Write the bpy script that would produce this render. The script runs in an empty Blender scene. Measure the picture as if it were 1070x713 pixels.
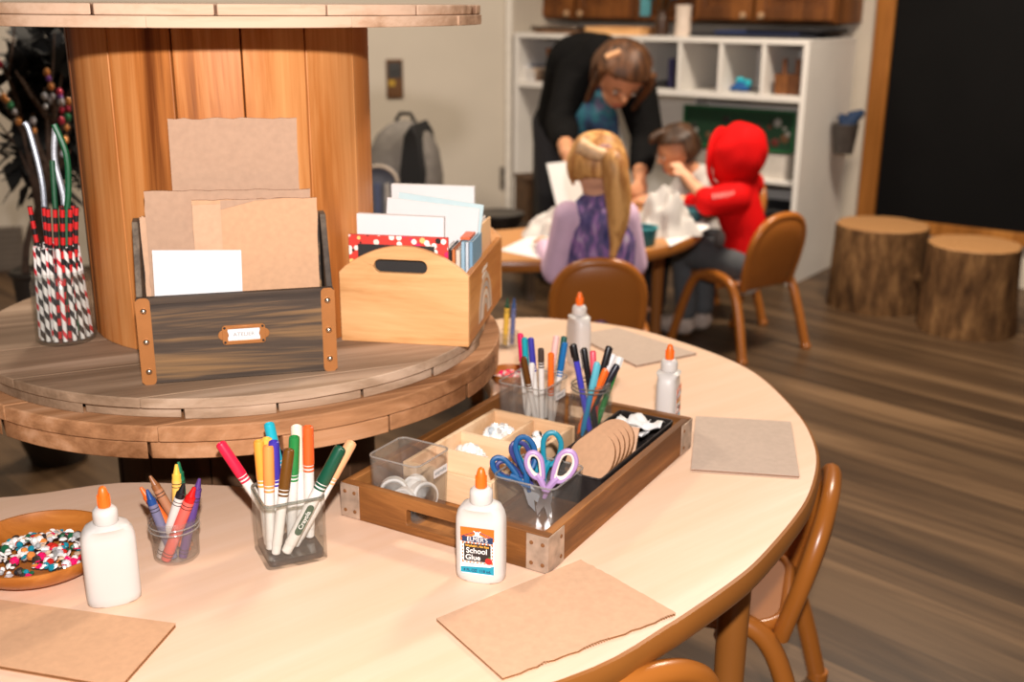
import bpy, bmesh, math, random
from math import sin, cos, pi, radians, sqrt, atan2, hypot
from mathutils import Vector, Matrix
random.seed(7)
S = bpy.context.scene
COL = S.collection
DG = bpy.context.evaluated_depsgraph_get
Z3 = Vector((0, 0, 1))

# ------------------------------------------------------------ camera (also used to measure positions on known planes)
F_PX, PITCH, ROLL, CAM = 1150.0, radians(17.086), radians(0.363), Vector((0, 0, 1.185))
FW = Vector((0, cos(PITCH), -sin(PITCH))); DN = Vector((0, -sin(PITCH), -cos(PITCH))); RT = Vector((1, 0, 0))
IR = RT * cos(ROLL) - DN * sin(ROLL)
ID = RT * sin(ROLL) + DN * cos(ROLL)
def ray(px, py): return FW + IR * ((px - 535) / F_PX) + ID * ((py - 356.5) / F_PX)
def atz(px, py, z):
    d = ray(px, py); return CAM + d * ((z - CAM.z) / d.z)
def aty(px, py, y):
    d = ray(px, py); return CAM + d * (y / d.y)

cam = bpy.data.cameras.new('camera'); camo = bpy.data.objects.new('camera', cam); COL.objects.link(camo)
camo.matrix_world = Matrix(((IR.x, -ID.x, -FW.x, CAM.x), (IR.y, -ID.y, -FW.y, CAM.y), (IR.z, -ID.z, -FW.z, CAM.z), (0, 0, 0, 1)))
cam.sensor_width = 36; cam.lens = F_PX / 1070 * 36; cam.clip_start = .05; cam.clip_end = 60
cam.dof.use_dof = True; cam.dof.focus_distance = 1.28; cam.dof.aperture_fstop = 4.2
S.camera = camo
S.view_settings.view_transform = 'Standard'; S.view_settings.look = 'None'; S.view_settings.gamma = 1
S.view_settings.use_curve_mapping = False; S.view_settings.exposure = 0

# ------------------------------------------------------------ materials
def lin(c):
    return tuple(((v / 255) / 12.92 if v / 255 <= .04045 else ((v / 255 + .055) / 1.055) ** 2.4) for v in c)
def base_mat(name):
    m = bpy.data.materials.new(name); m.use_nodes = True
    return m, m.node_tree.nodes, m.node_tree.links, m.node_tree.nodes['Principled BSDF']
MATS = {}
def plain(name, rgb, rough=.5, metal=0, spec=.5, var=.08, scale=30, bump=0, coat=0):
    if name in MATS: return MATS[name]
    m, N, L, b = base_mat(name)
    c = lin(rgb)
    tc = N.new('ShaderNodeTexCoord'); nz = N.new('ShaderNodeTexNoise'); nz.inputs['Scale'].default_value = scale
    nz.inputs['Detail'].default_value = 3
    L.new(tc.outputs['Object'], nz.inputs['Vector'])
    r = N.new('ShaderNodeValToRGB')
    r.color_ramp.elements[0].position = .3; r.color_ramp.elements[1].position = .7
    r.color_ramp.elements[0].color = (*[v * (1 - var) for v in c], 1); r.color_ramp.elements[1].color = (*[min(1, v * (1 + var)) for v in c], 1)
    L.new(nz.outputs['Fac'], r.inputs['Fac']); L.new(r.outputs['Color'], b.inputs['Base Color'])
    b.inputs['Roughness'].default_value = rough; b.inputs['Metallic'].default_value = metal
    b.inputs['Specular IOR Level'].default_value = spec; b.inputs['Coat Weight'].default_value = coat
    if bump:
        bp = N.new('ShaderNodeBump'); bp.inputs['Strength'].default_value = bump; bp.inputs['Distance'].default_value = .002
        L.new(nz.outputs['Fac'], bp.inputs['Height']); L.new(bp.outputs['Normal'], b.inputs['Normal'])
    MATS[name] = m; return m
def wood(name, dark, light, axis='X', stretch=14, scale=9, rough=.55, ring=1.0, bump=.15, rot=0, third=None, boards=0, spec=.35, seam=.004):
    """procedural timber: noise drawn out along the grain plus wavy growth rings; boards > 0 tints board by board"""
    if name in MATS: return MATS[name]
    m, N, L, b = base_mat(name)
    tc = N.new('ShaderNodeTexCoord'); mp = N.new('ShaderNodeMapping')
    mp.inputs['Rotation'].default_value = (0, 0, rot)
    L.new(tc.outputs['Object'], mp.inputs['Vector'])
    sc = N.new('ShaderNodeVectorMath'); sc.operation = 'MULTIPLY'
    k = {'X': (1 / stretch, 1, 1), 'Y': (1, 1 / stretch, 1), 'Z': (1, 1, 1 / stretch)}[axis]
    sc.inputs[1].default_value = k; L.new(mp.outputs['Vector'], sc.inputs[0])
    vec = sc.outputs[0]
    if boards:
        sep = N.new('ShaderNodeSeparateXYZ'); L.new(mp.outputs['Vector'], sep.inputs[0])
        mu = N.new('ShaderNodeMath'); mu.operation = 'MULTIPLY'; mu.inputs[1].default_value = 1 / boards
        L.new(sep.outputs[{'X': 'Y', 'Y': 'X', 'Z': 'X'}[axis]], mu.inputs[0])
        fl = N.new('ShaderNodeMath'); fl.operation = 'FLOOR'; L.new(mu.outputs[0], fl.inputs[0])
        wn = N.new('ShaderNodeTexWhiteNoise'); wn.noise_dimensions = '1D'; L.new(fl.outputs[0], wn.inputs['W'])
        ad = N.new('ShaderNodeVectorMath'); ad.operation = 'ADD'; L.new(vec, ad.inputs[0])
        ms = N.new('ShaderNodeVectorMath'); ms.operation = 'SCALE'; ms.inputs['Scale'].default_value = 9; L.new(wn.outputs['Color'], ms.inputs[0])
        L.new(ms.outputs[0], ad.inputs[1]); vec = ad.outputs[0]
    n1 = N.new('ShaderNodeTexNoise'); n1.inputs['Scale'].default_value = scale; n1.inputs['Detail'].default_value = 6; n1.inputs['Roughness'].default_value = .62
    n1.inputs['Distortion'].default_value = .6
    L.new(vec, n1.inputs['Vector'])
    n2 = N.new('ShaderNodeTexNoise'); n2.inputs['Scale'].default_value = scale * 9; n2.inputs['Detail'].default_value = 6; n2.inputs['Roughness'].default_value = .72
    s2 = N.new('ShaderNodeVectorMath'); s2.operation = 'MULTIPLY'; s2.inputs[1].default_value = {'X': (.35, 1, 1), 'Y': (1, .35, 1), 'Z': (1, 1, .35)}[axis]; L.new(vec, s2.inputs[0]); L.new(s2.outputs[0], n2.inputs['Vector'])
    mul = N.new('ShaderNodeMath'); mul.operation = 'MULTIPLY'; mul.inputs[1].default_value = 26 * ring; L.new(n1.outputs['Fac'], mul.inputs[0])
    sn = N.new('ShaderNodeMath'); sn.operation = 'SINE'; L.new(mul.outputs[0], sn.inputs[0])
    mr = N.new('ShaderNodeMapRange'); mr.inputs[1].default_value = -1; mr.inputs[2].default_value = 1; L.new(sn.outputs[0], mr.inputs[0])
    mx = N.new('ShaderNodeMix'); mx.inputs[0].default_value = .62; L.new(mr.outputs[0], mx.inputs[2]); L.new(n2.outputs['Fac'], mx.inputs[3])
    mx2 = N.new('ShaderNodeMix'); mx2.inputs[0].default_value = .5; L.new(mx.outputs[0], mx2.inputs[2]); L.new(n1.outputs['Fac'], mx2.inputs[3])
    r = N.new('ShaderNodeValToRGB'); e = r.color_ramp.elements
    e[0].position = .30; e[1].position = .66
    e[0].color = (*lin(dark), 1); e[1].color = (*lin(light), 1)
    if third:
        x = e.new(.5); x.color = (*lin(third), 1)
    L.new(mx2.outputs[0], r.inputs['Fac']); col = r.outputs['Color']
    if boards:
        hs = N.new('ShaderNodeHueSaturation'); L.new(col, hs.inputs['Color'])
        m2 = N.new('ShaderNodeMapRange'); m2.inputs[3].default_value = .78; m2.inputs[4].default_value = 1.18; L.new(wn.outputs['Value'], m2.inputs[0])
        L.new(m2.outputs[0], hs.inputs['Value']); col = hs.outputs['Color']
    L.new(col, b.inputs['Base Color'])
    b.inputs['Roughness'].default_value = rough; b.inputs['Specular IOR Level'].default_value = spec
    if bump:
        bp = N.new('ShaderNodeBump'); bp.inputs['Strength'].default_value = bump; bp.inputs['Distance'].default_value = .002
        L.new(mx.outputs[0], bp.inputs['Height']); L.new(bp.outputs['Normal'], b.inputs['Normal'])
    MATS[name] = m; return m
def glass(name, tint=(235, 238, 236), alpha=.22, rough=.04):
    """thin clear glass or plastic wall: mostly see-through with a fresnel gloss"""
    if name in MATS: return MATS[name]
    m, N, L, b = base_mat(name)
    N.remove(b); out = N['Material Output']
    tr = N.new('ShaderNodeBsdfTransparent'); tr.inputs[0].default_value = (*lin(tint), 1)
    gl = N.new('ShaderNodeBsdfGlossy'); gl.inputs['Roughness'].default_value = rough
    df = N.new('ShaderNodeBsdfDiffuse'); df.inputs[0].default_value = (*lin((214, 206, 198)), 1)
    fr = N.new('ShaderNodeLayerWeight'); fr.inputs[0].default_value = .35
    mr = N.new('ShaderNodeMapRange'); mr.inputs[3].default_value = .015; mr.inputs[4].default_value = .30; L.new(fr.outputs['Facing'], mr.inputs[0])
    m1 = N.new('ShaderNodeMixShader'); m1.inputs[0].default_value = alpha; L.new(tr.outputs[0], m1.inputs[1]); L.new(df.outputs[0], m1.inputs[2])
    m2 = N.new('ShaderNodeMixShader'); L.new(mr.outputs[0], m2.inputs[0]); L.new(m1.outputs[0], m2.inputs[1]); L.new(gl.outputs[0], m2.inputs[2])
    L.new(m2.outputs[0], out.inputs[0]); MATS[name] = m; return m

# ------------------------------------------------------------ mesh helpers
I4 = Matrix.Identity(4)
def T(x, y=None, z=None): return Matrix.Translation(x if y is None else (x, y, z))
def RZ(a): return Matrix.Rotation(a, 4, 'Z')
def RX(a): return Matrix.Rotation(a, 4, 'X')
def RY(a): return Matrix.Rotation(a, 4, 'Y')
def align(d):
    """rotation taking +Z to direction d"""
    return Vector(d).normalized().to_track_quat('Z', 'Y').to_matrix().to_4x4()
def new(): return bmesh.new()
def box(bm, c, s, M=I4):
    x, y, z = c; a, b, h = s[0] / 2, s[1] / 2, s[2] / 2
    v = [bm.verts.new(M @ Vector((x + i * a, y + j * b, z + k * h))) for k in (-1, 1) for i, j in ((-1, -1), (1, -1), (1, 1), (-1, 1))]
    for f in ((3, 2, 1, 0), (4, 5, 6, 7), (0, 1, 5, 4), (1, 2, 6, 5), (2, 3, 7, 6), (3, 0, 4, 7)): bm.faces.new([v[i] for i in f])
    return bm
def prism(bm, poly, z0, z1, M=I4, top=None):
    n = len(poly)
    lo = [bm.verts.new(M @ Vector((p[0], p[1], z0))) for p in poly]
    hi = [bm.verts.new(M @ Vector((p[0], p[1], z1))) for p in (top or poly)]
    bm.faces.new(lo[::-1]); bm.faces.new(hi)
    for i in range(n): bm.faces.new((lo[i], lo[(i + 1) % n], hi[(i + 1) % n], hi[i]))
    return bm
def prism_holes(bm, outer, holes, z0, z1, M=I4):
    tmp = bmesh.new(); edges = []
    for loop in [outer] + holes:
        vs = [tmp.verts.new((p[0], p[1], z0)) for p in loop]
        for i in range(len(vs)): edges.append(tmp.edges.new((vs[i], vs[(i + 1) % len(vs)])))
    bmesh.ops.triangle_fill(tmp, use_beauty=True, edges=edges)
    bmesh.ops.recalc_face_normals(tmp, faces=tmp.faces)
    ret = bmesh.ops.extrude_face_region(tmp, geom=tmp.faces[:])
    bmesh.ops.translate(tmp, verts=[g for g in ret['geom'] if isinstance(g, bmesh.types.BMVert)], vec=(0, 0, z1 - z0))
    bmesh.ops.recalc_face_normals(tmp, faces=tmp.faces)
    bmesh.ops.transform(tmp, matrix=M, verts=tmp.verts)
    mp = {v: bm.verts.new(v.co) for v in tmp.verts}
    for f in tmp.faces: bm.faces.new([mp[v] for v in f.verts])
    tmp.free(); return bm
def lathe(bm, prof, seg=28, M=I4, sx=1, sy=1, sup=1.0):
    """surface of revolution; sx/sy squash it, sup<1 squares the section off"""
    rings = []
    for r, z in prof:
        ring = []
        for i in range(seg):
            a = 2 * pi * i / seg; cx, cy = cos(a), sin(a)
            if sup != 1: cx, cy = math.copysign(abs(cx) ** sup, cx), math.copysign(abs(cy) ** sup, cy)
            ring.append(bm.verts.new(M @ Vector((r * sx * cx, r * sy * cy, z))))
        rings.append(ring)
    for a, b in zip(rings, rings[1:]):
        for i in range(seg): bm.faces.new((a[i], a[(i + 1) % seg], b[(i + 1) % seg], b[i]))
    if prof[0][0] > 1e-6: bm.faces.new(rings[0][::-1])
    if prof[-1][0] > 1e-6: bm.faces.new(rings[-1])
    return bm
def tube(bm, pts, r, seg=10, closed=False, M=I4, flat=None):
    pts = [Vector(p) for p in pts]; n = len(pts)
    rs = r if isinstance(r, (list, tuple)) else [r] * n
    rings = []; up = None
    for i, p in enumerate(pts):
        if closed: t = pts[(i + 1) % n] - pts[i - 1]
        else: t = pts[min(i + 1, n - 1)] - pts[max(i - 1, 0)]
        t.normalize()
        if up is None:
            up = t.orthogonal().normalized()
            if flat: up = (Vector(flat) - t * Vector(flat).dot(t)).normalized()
        up = (up - t * up.dot(t)).normalized(); side = t.cross(up)
        rings.append([bm.verts.new(M @ (p + (up * cos(2 * pi * k / seg) + side * sin(2 * pi * k / seg)) * rs[i])) for k in range(seg)])
    rng = range(n) if closed else range(n - 1)
    for i in rng:
        a, b = rings[i], rings[(i + 1) % n]
        for k in range(seg): bm.faces.new((a[k], a[(k + 1) % seg], b[(k + 1) % seg], b[k]))
    if not closed: bm.faces.new(rings[0][::-1]); bm.faces.new(rings[-1])
    return bm
def spline(pts, k=6, closed=False):
    P = [Vector(p) for p in pts]; n = len(P); out = []
    for i in range(n if closed else n - 1):
        if closed: p0, p1, p2, p3 = P[i - 1], P[i], P[(i + 1) % n], P[(i + 2) % n]
        else: p0, p1, p2, p3 = P[max(i - 1, 0)], P[i], P[i + 1], P[min(i + 2, n - 1)]
        for j in range(k):
            t = j / k
            out.append(.5 * ((2 * p1) + (p2 - p0) * t + (2 * p0 - 5 * p1 + 4 * p2 - p3) * t * t + (3 * p1 - p0 - 3 * p2 + p3) * t ** 3))
    if not closed: out.append(P[-1].copy())
    return out
def rrect(w, h, r, n=5, cx=0, cy=0):
    out = []
    for sx, sy, a0 in ((1, -1, -90), (1, 1, 0), (-1, 1, 90), (-1, -1, 180)):
        for i in range(n + 1):
            a = radians(a0 + 90 * i / n)
            out.append((cx + sx * (w / 2 - r) + r * cos(a), cy + sy * (h / 2 - r) + r * sin(a)))
    return out
def ball(bm, c, r, M=I4, seg=12, rings=8, s=(1, 1, 1)):
    return lathe_sphere(bm, c, r, M, seg, rings, s)
def lathe_sphere(bm, c, r, M, seg, rings, s):
    prof = [(max(1e-7, r * sin(pi * i / rings)), -r * cos(pi * i / rings)) for i in range(rings + 1)]
    lathe(bm, prof, seg, M @ T(Vector(c)) @ Matrix.Diagonal((*s, 1))); return bm
def obj(name, bm, mat, parent=None, bevel=0, smooth=True, mw=None, seg=2, angle=40):
    bmesh.ops.remove_doubles(bm, verts=bm.verts, dist=1e-6)
    bmesh.ops.recalc_face_normals(bm, faces=bm.faces)
    me = bpy.data.meshes.new(name); bm.to_mesh(me); bm.free()
    for mm in (mat if isinstance(mat, (list, tuple)) else [mat]): me.materials.append(mm)
    if smooth:
        me.shade_smooth()
        try: me.set_sharp_from_angle(angle=radians(angle))
        except Exception: pass
    o = bpy.data.objects.new(name, me); COL.objects.link(o)
    if parent: o.parent = parent
    if mw is not None: o.matrix_world = mw
    if bevel:
        md = o.modifiers.new('bevel', 'BEVEL'); md.width = bevel; md.segments = seg; md.limit_method = 'ANGLE'; md.angle_limit = radians(50)
    return o
def tag(o, label=None, cat=None, group=None, kind=None):
    if label: o['label'] = label
    if cat: o['category'] = cat
    if group: o['group'] = group
    if kind: o['kind'] = kind
    return o
def thing(name, label, cat, loc=(0, 0, 0), rot=None, group=None):
    o = bpy.data.objects.new(name, None); COL.objects.link(o); o.empty_display_size = .05
    if rot is None: o.location = loc
    elif isinstance(rot, Matrix): o.matrix_world = T(Vector(loc)) @ rot
    else: o.location = loc; o.rotation_euler = (0, 0, rot)
    return tag(o, label, cat, group)
def struct(name, bm, mat, parent=None, **k):
    o = obj(name, bm, mat, parent, **k)
    if not parent: o['kind'] = 'structure'
    return o
def dup(root, M, label=None, group=None, deep=True):
    r = root.copy(); COL.objects.link(r); r.matrix_world = M
    if label: r['label'] = label
    if group: r['group'] = group
    if deep:
        for ch in list(root.children):
            c = ch.copy(); COL.objects.link(c); c.parent = r
            for g in list(ch.children):
                d = g.copy(); COL.objects.link(d); d.parent = c
    return r
def text(name, s, size, mat, parent, M, depth=.0002, align_x='CENTER', sx=1, bold=0):
    cu = bpy.data.curves.new(name, 'FONT'); cu.body = s; cu.size = size; cu.align_x = align_x; cu.align_y = 'CENTER'; cu.extrude = depth; cu.offset = bold
    to = bpy.data.objects.new(name + '_src', cu); COL.objects.link(to)
    me = bpy.data.meshes.new_from_object(to.evaluated_get(DG())); bpy.data.objects.remove(to)
    me.materials.clear(); me.materials.append(mat); me.name = name
    me.transform(M @ Matrix.Diagonal((sx, 1, 1, 1)))
    o = bpy.data.objects.new(name, me); COL.objects.link(o); o.parent = parent
    return o
# ============================================================ light
w = bpy.data.worlds.new('room_light'); S.world = w; w.use_nodes = True
w.node_tree.nodes['Background'].inputs[0].default_value = (1.0, .80, .60, 1); w.node_tree.nodes['Background'].inputs[1].default_value = .13
fl = bpy.data.lights.new('photo_flash', 'AREA'); fl.shape = 'DISK'; fl.size = .05; fl.energy = 42; fl.color = (1, .935, .925)
flo = bpy.data.objects.new('photo_flash', fl); COL.objects.link(flo)
flo.matrix_world = T(0.03, -.03, 1.42) @ align(Vector((0, -1, .26)))
for i, (x, y, pw_) in enumerate(((-.8, 3.7, 42), (1.25, 3.25, 74))):
    cl = bpy.data.lights.new('ceiling_lamp', 'AREA'); cl.shape = 'DISK'; cl.size = .5; cl.energy = pw_; cl.color = (1, .86, .70)
    co = bpy.data.objects.new('ceiling_lamp', cl); COL.objects.link(co); co.location = (x, y, 2.45)

# ============================================================ room shell
AD = Vector((-.809, .588, 0)); AN = Vector((.588, .809, 0))           # along the right-hand wall, and into it
P0 = Vector((1.2166, 4.6893, 0))                                      # front right foot of the white shelving
WA = P0 + AN * .60                                                    # the right-hand wall stands 0.6 m behind it
def vin(px, py, p0, d):
    """where the sight line meets the upright plane through p0 along d: (distance along, height)"""
    r = ray(px, py); det = r.x * -d.y + d.x * r.y
    t = (p0.x * -d.y + d.x * p0.y) / det; s = (r.x * p0.y - r.y * p0.x) / det
    return s, CAM.z + t * r.z
M_WALL = plain('wall_paint', (205, 194, 178), .8, var=.03, scale=4, spec=.2)
M_WHITE = plain('white_melamine', (230, 225, 218), .5, var=.03, scale=6)
def floor_mat():
    m = wood('floor_planks', (62, 45, 30), (112, 87, 62), 'X', 16, 7, .42, .5, .1, rot=radians(45), third=(86, 65, 45), boards=.155, spec=.4)
    return m
def quad(bm, *p): bm.faces.new([bm.verts.new(q) for q in p])
b = new(); box(b, (0, 2.6, -.05), (7.4, 8.6, .1)); struct('floor', b, floor_mat(), smooth=False)
TLX = vin(537, 60, P0, AD)[0]
corner = P0 + AD * (TLX + .012) + AN * .02
cin = P0 + AD * (TLX + .012) + AN * .62
wb_dir = Vector((-.952, -.306, 0))
b = new()
ce = corner + wb_dir * 3.4; nb = Vector((-wb_dir.y, wb_dir.x, 0)); nb = nb if nb.y > 0 else -nb
prism(b, [corner.to_2d(), ce.to_2d(), (ce + nb * .1).to_2d(), (cin + wb_dir * .12).to_2d(), cin.to_2d()], 0, 2.6); struct('wall_back', b, M_WALL, smooth=False)
b = new(); e2 = WA - AD * 3.2
cw2 = WA + AD * (TLX + .012)
prism(b, [cw2.to_2d(), e2.to_2d(), (e2 + AN * .1).to_2d(), (cw2 + AN * .1).to_2d()], 0, 2.6); struct('wall_right', b, M_WALL, smooth=False)
# baseboard and the painted corner trim on the back wall
b = new(); A2 = corner - nb * .0
prism(b, [(corner - nb * .012).to_2d(), (ce - nb * .012).to_2d(), ce.to_2d(), corner.to_2d()], 0, .012); struct('baseboard_back', b, plain('shoe_mould', (70, 52, 38), .6), smooth=False)
def wb(px, py):
    s, z = vin(px, py, corner, wb_dir); return s, z
s1, _ = wb(531, 120); s2, _ = wb(545, 120)
for nm, (a, c) in {'trim_1': (.05, .02)}.items():
    b = new(); q0 = corner + wb_dir * a; q1 = corner + wb_dir * c
    prism(b, [(q0 - nb * .02).to_2d(), (q1 - nb * .02).to_2d(), q1.to_2d(), q0.to_2d()], .012, 2.6); struct(nm, b, plain('trim_paint', (222, 214, 202), .6), smooth=False)

# ============================================================ cable spools
SC = Vector((-.432, 1.685, 0))
M_GREY = wood('weathered_pine', (116, 92, 70), (196, 168, 142), 'X', 14, 7, .7, .45, .3, rot=radians(-24), third=(162, 134, 108), spec=.2)
M_TAN = wood('tan_pine', (116, 74, 42), (204, 156, 118), 'X', 14, 8, .65, .5, .3, rot=radians(-30), third=(176, 126, 86), spec=.25)
M_PALE = wood('sawn_pine', (128, 94, 66), (208, 174, 146), 'X', 12, 8, .7, .5, .3, rot=radians(-20), third=(182, 144, 114), spec=.2)
M_END = wood('board_ends', (104, 76, 50), (182, 146, 108), 'Z', 2, 30, .8, .8, .3, third=(148, 112, 78), spec=.15)
M_CORE = wood('orange_pine_staves', (108, 52, 10), (224, 158, 96), 'Z', 16, 7, .5, .6, .2, third=(190, 116, 54), spec=.35)
M_DCORE = wood('shade_dark_wood', (52, 34, 22), (92, 64, 42), 'Z', 16, 8, .7, .6, .2, spec=.2)  # lower core is the same pine; its shade is put into this darker colour
def disc_boards(bm, R, wd, gap, z0, z1, ang, off=0, arc=10, jit=.0):
    """boards sawn to a disc outline; every board is its own strip with a gap beside it"""
    M = RZ(ang); y = -R + off - wd
    while y < R:
        a, c = max(y + gap / 2, -R * .9995), min(y + wd - gap / 2, R * .9995)
        y += wd
        if c - a < .004: continue
        rr = R - random.random() * jit
        a, c = max(a, -rr * .999), min(c, rr * .999)
        P = []
        for i in range(arc + 1):
            t = a + (c - a) * i / arc; P.append((sqrt(max(rr * rr - t * t, 1e-9)), t))
        for i in range(arc + 1):
            t = c + (a - c) * i / arc; P.append((-sqrt(max(rr * rr - t * t, 1e-9)), t))
        prism(bm, P, z0, z1, M)
def staves(bm, R, n, z0, z1, gaps, thick=.022):
    a = 0
    ws = [1 + .5 * random.random() for _ in range(n)]; tot = sum(ws); a = gaps
    for wv in ws:
        da = 2 * pi * wv / tot; g = (.0022 + (.004 if random.random() < .2 else 0)) / R
        P = []
        k = 4; dr = random.random() * .002
        for i in range(k + 1): t = a + g / 2 + (da - g) * i / k; P.append(((R - dr) * cos(t), (R - dr) * sin(t)))
        for i in range(k + 1): t = a + da - g / 2 - (da - g) * i / k; P.append(((R - thick) * cos(t), (R - thick) * sin(t)))
        prism(bm, P, z0, z1); a += da
up = thing('cable_spool', 'small wooden cable spool with orange pine core standing on the bigger spool', 'cable spool', (SC.x, SC.y, .68))
b = new(); disc_boards(b, .388, .115, .0035, .0, .0136, radians(-68), .03, jit=.010); fo = obj('cross_layer', b, M_GREY, None, .001)
b = new(); disc_boards(b, .389, .14, .0008, .0140, .028, radians(24), .05); bf = obj('bottom_flange', b, M_GREY, up, .0015); fo.parent = bf
b = new(); staves(b, .2165, 13, .0283, .475, .2); lathe(b, [(.196, .03), (.196, .474)], 40); obj('core', b, M_CORE, up, .0012)
b = new(); disc_boards(b, .385, .11, .001, .4752, .4885, radians(20), .02, jit=.004); tf = obj('top_flange', b, M_PALE, up, .0015)
b = new(); disc_boards(b, .388, .13, .003, .489, .502, radians(-66), .06, jit=.012); fo = obj('cross_layer', b, M_PALE, tf, .0015)
lo = thing('cable_spool', 'large wooden cable spool with core coloured dark for shade, carrying the small spool', 'cable spool', (SC.x, SC.y, 0))
b = new(); disc_boards(b, .412, .17, .0006, .658, .68, radians(30), .06); tf = obj('top_flange', b, M_TAN, lo, .002)
b = new(); disc_boards(b, .412, .15, .004, .634, .6575, radians(-60), .04, jit=.008); obj('cross_layer', b, M_TAN, tf, .0015)
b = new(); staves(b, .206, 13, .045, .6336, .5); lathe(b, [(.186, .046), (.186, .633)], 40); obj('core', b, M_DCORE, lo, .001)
b = new(); disc_boards(b, .41, .15, .004, 0, .0225, radians(-60), .04); bf = obj('bottom_flange', b, M_DCORE, lo, .0015)
b = new(); disc_boards(b, .412, .17, .001, .0228, .0448, radians(30), .06); obj('cross_layer', b, M_DCORE, bf, .0015)

# ============================================================ the big round activity table with its notch for the spool
TZ = .55
M_MAPLE = wood('maple_laminate', (226, 187, 153), (245, 219, 193), 'X', 9, 5, .38, .35, .0, rot=radians(-40), third=(236, 203, 177), spec=.4)
M_BROWN = plain('brown_plastic', (150, 92, 38), .32, var=.06, scale=8, spec=.5)
vis = [(.083, .957), (.164, 1.033), (.209, 1.08), (.259, 1.136), (.298, 1.187), (.361, 1.287), (.404, 1.369), (.443, 1.477), (.460, 1.57), (.464, 1.663), (.454, 1.787), (.437, 1.879), (.406, 1.956), (.353, 2.039), (.281, 2.128), (.215, 2.18), (.13, 2.215), (.03, 2.235)]
inner = [(-.06, 2.2), (-.10, 2.08), (-.07, 1.95), (-.038, 1.84), (-.032, 1.74), (-.05, 1.64), (-.10, 1.53), (-.17, 1.43), (-.27, 1.375), (-.40, 1.383), (-.539, 1.389), (-.66, 1.345), (-.80, 1.33), (-.90, 1.40), (-1.02, 1.44)]
outer2 = [(-1.14, 1.38), (-1.13, 1.22), (-1.02, 1.06), (-.86, .93), (-.66, .84), (-.44, .81), (-.22, .83), (-.05, .885)]
tp = [p.to_2d() for p in spline([(x, y, 0) for x, y in vis + inner + outer2], 4, True)]
def offs(poly, d):
    n = len(poly); out = []
    for i in range(n):
        t = (poly[(i + 1) % n] - poly[i - 1]).normalized(); out.append(poly[i] + Vector((t.y, -t.x)) * d)
    return out
tb = thing('activity_table', 'round child height table with pale maple top and brown rim around the spool', 'table', (-.25, 1.5, 0))
def local(bm): bmesh.ops.translate(bm, verts=bm.verts, vec=(.25, -1.5, 0)); return bm
b = new(); prism(b, tp, TZ - .022, TZ); obj('tabletop', local(b), M_MAPLE, tb, .0)
b = new()
prof = [(.0, -.0002), (.004, -.0016), (.0065, -.007), (.0075, -.016), (.0065, -.026), (.003, -.033), (-.004, -.036), (-.02, -.036), (-.02, -.0225), (.0, -.0225)]
loops = [[(p.x, p.y, TZ + z) for p in offs(tp, d)] for d, z in prof]
vs = [[b.verts.new(q) for q in l] for l in loops]; n = len(tp)
for k in range(len(vs)):
    A_, B_ = vs[k], vs[(k + 1) % len(vs)]
    for i in range(n): b.faces.new((A_[i], A_[(i + 1) % n], B_[(i + 1) % n], B_[i]))
obj('edge_band', local(b), M_BROWN, tb)
for (x, y) in ((.305, 1.33), (.2, 2.05), (-.30, .93), (-.95, 1.2)):
    b = new(); lathe(b, [(.016, 0), (.02, .004), (.02, .03), (.018, .04), (.021, .3), (.023, TZ - .0225)], 20, T(x, y, 0)); obj('leg', local(b), M_BROWN, tb)
# ============================================================ dark wooden box with its cardboard
FZ = .708                                                   # top of the small spool's lower flange
M_DWOOD = wood('dark_stained_wood', (38, 31, 27), (148, 112, 72), 'X', 30, 13, .6, 1.0, .25, third=(78, 64, 52), spec=.3)
M_DWOODY = wood('dark_stained_side', (60, 50, 42), (124, 108, 90), 'Y', 14, 12, .65, .5, .25, third=(88, 76, 64), spec=.25)
M_COPPER = plain('copper_strip', (178, 116, 62), .42, .35, var=.06)
M_RIVET = plain('steel_rivet', (222, 205, 185), .25, 1, var=.02)
M_BLACKPT = plain('black_pit', (22, 18, 16), .6)
def cardmat(name, rgb): return plain(name, rgb, .85, var=.05, scale=120, spec=.15, bump=.05)
M_CARD = cardmat('cardboard_tan', (206, 166, 134))
M_CARDG = cardmat('cardboard_grey', (184, 150, 124))
M_CARDB = cardmat('cardboard_brown', (204, 160, 124))
M_CARDP = cardmat('cardboard_pale', (190, 170, 154))
M_CARDC = cardmat('cardboard_core', (128, 86, 52))
M_PAPER = plain('white_paper', (226, 224, 222), .7, var=.012, scale=20, spec=.2)
bl, br = atz(150, 402.5, FZ), atz(352, 387, FZ)
bw = (br - bl).to_2d().length; ba = atan2(br.y - bl.y, br.x - bl.x)
BX = thing('storage_box', 'dark stained wooden box with copper corner strips on the small spool', 'box', ((bl.x + br.x) / 2, (bl.y + br.y) / 2, FZ), ba)
W2, BD, FH, BH = bw / 2, .082, .1155, .203
b = new(); box(b, (0, .005, FH / 2), (2 * W2, .010, FH)); obj('front_panel', b, M_DWOOD, BX, .0012)
for s in (-1, 1):
    b = new()
    prism(b, [(.0102, 0), (BD - .0002, 0), (BD - .0002, BH), (BD - .022, BH), (.0102, FH - .001)], -.004, .004, T(s * (W2 - .0042), 0, 0) @ Matrix(((0, 0, 1, 0), (1, 0, 0, 0), (0, 1, 0, 0), (0, 0, 0, 1))))
    obj('side_panel', b, M_DWOODY, BX, .001)
b = new(); box(b, (0, BD + .004, BH / 2), (2 * W2, .008, BH)); obj('back_panel', b, M_DWOOD, BX, .001)
b = new(); box(b, (0, BD / 2 + .005, .004), (2 * W2 - .017, BD - .012, .007)); obj('bottom', b, M_DWOOD, BX)
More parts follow.
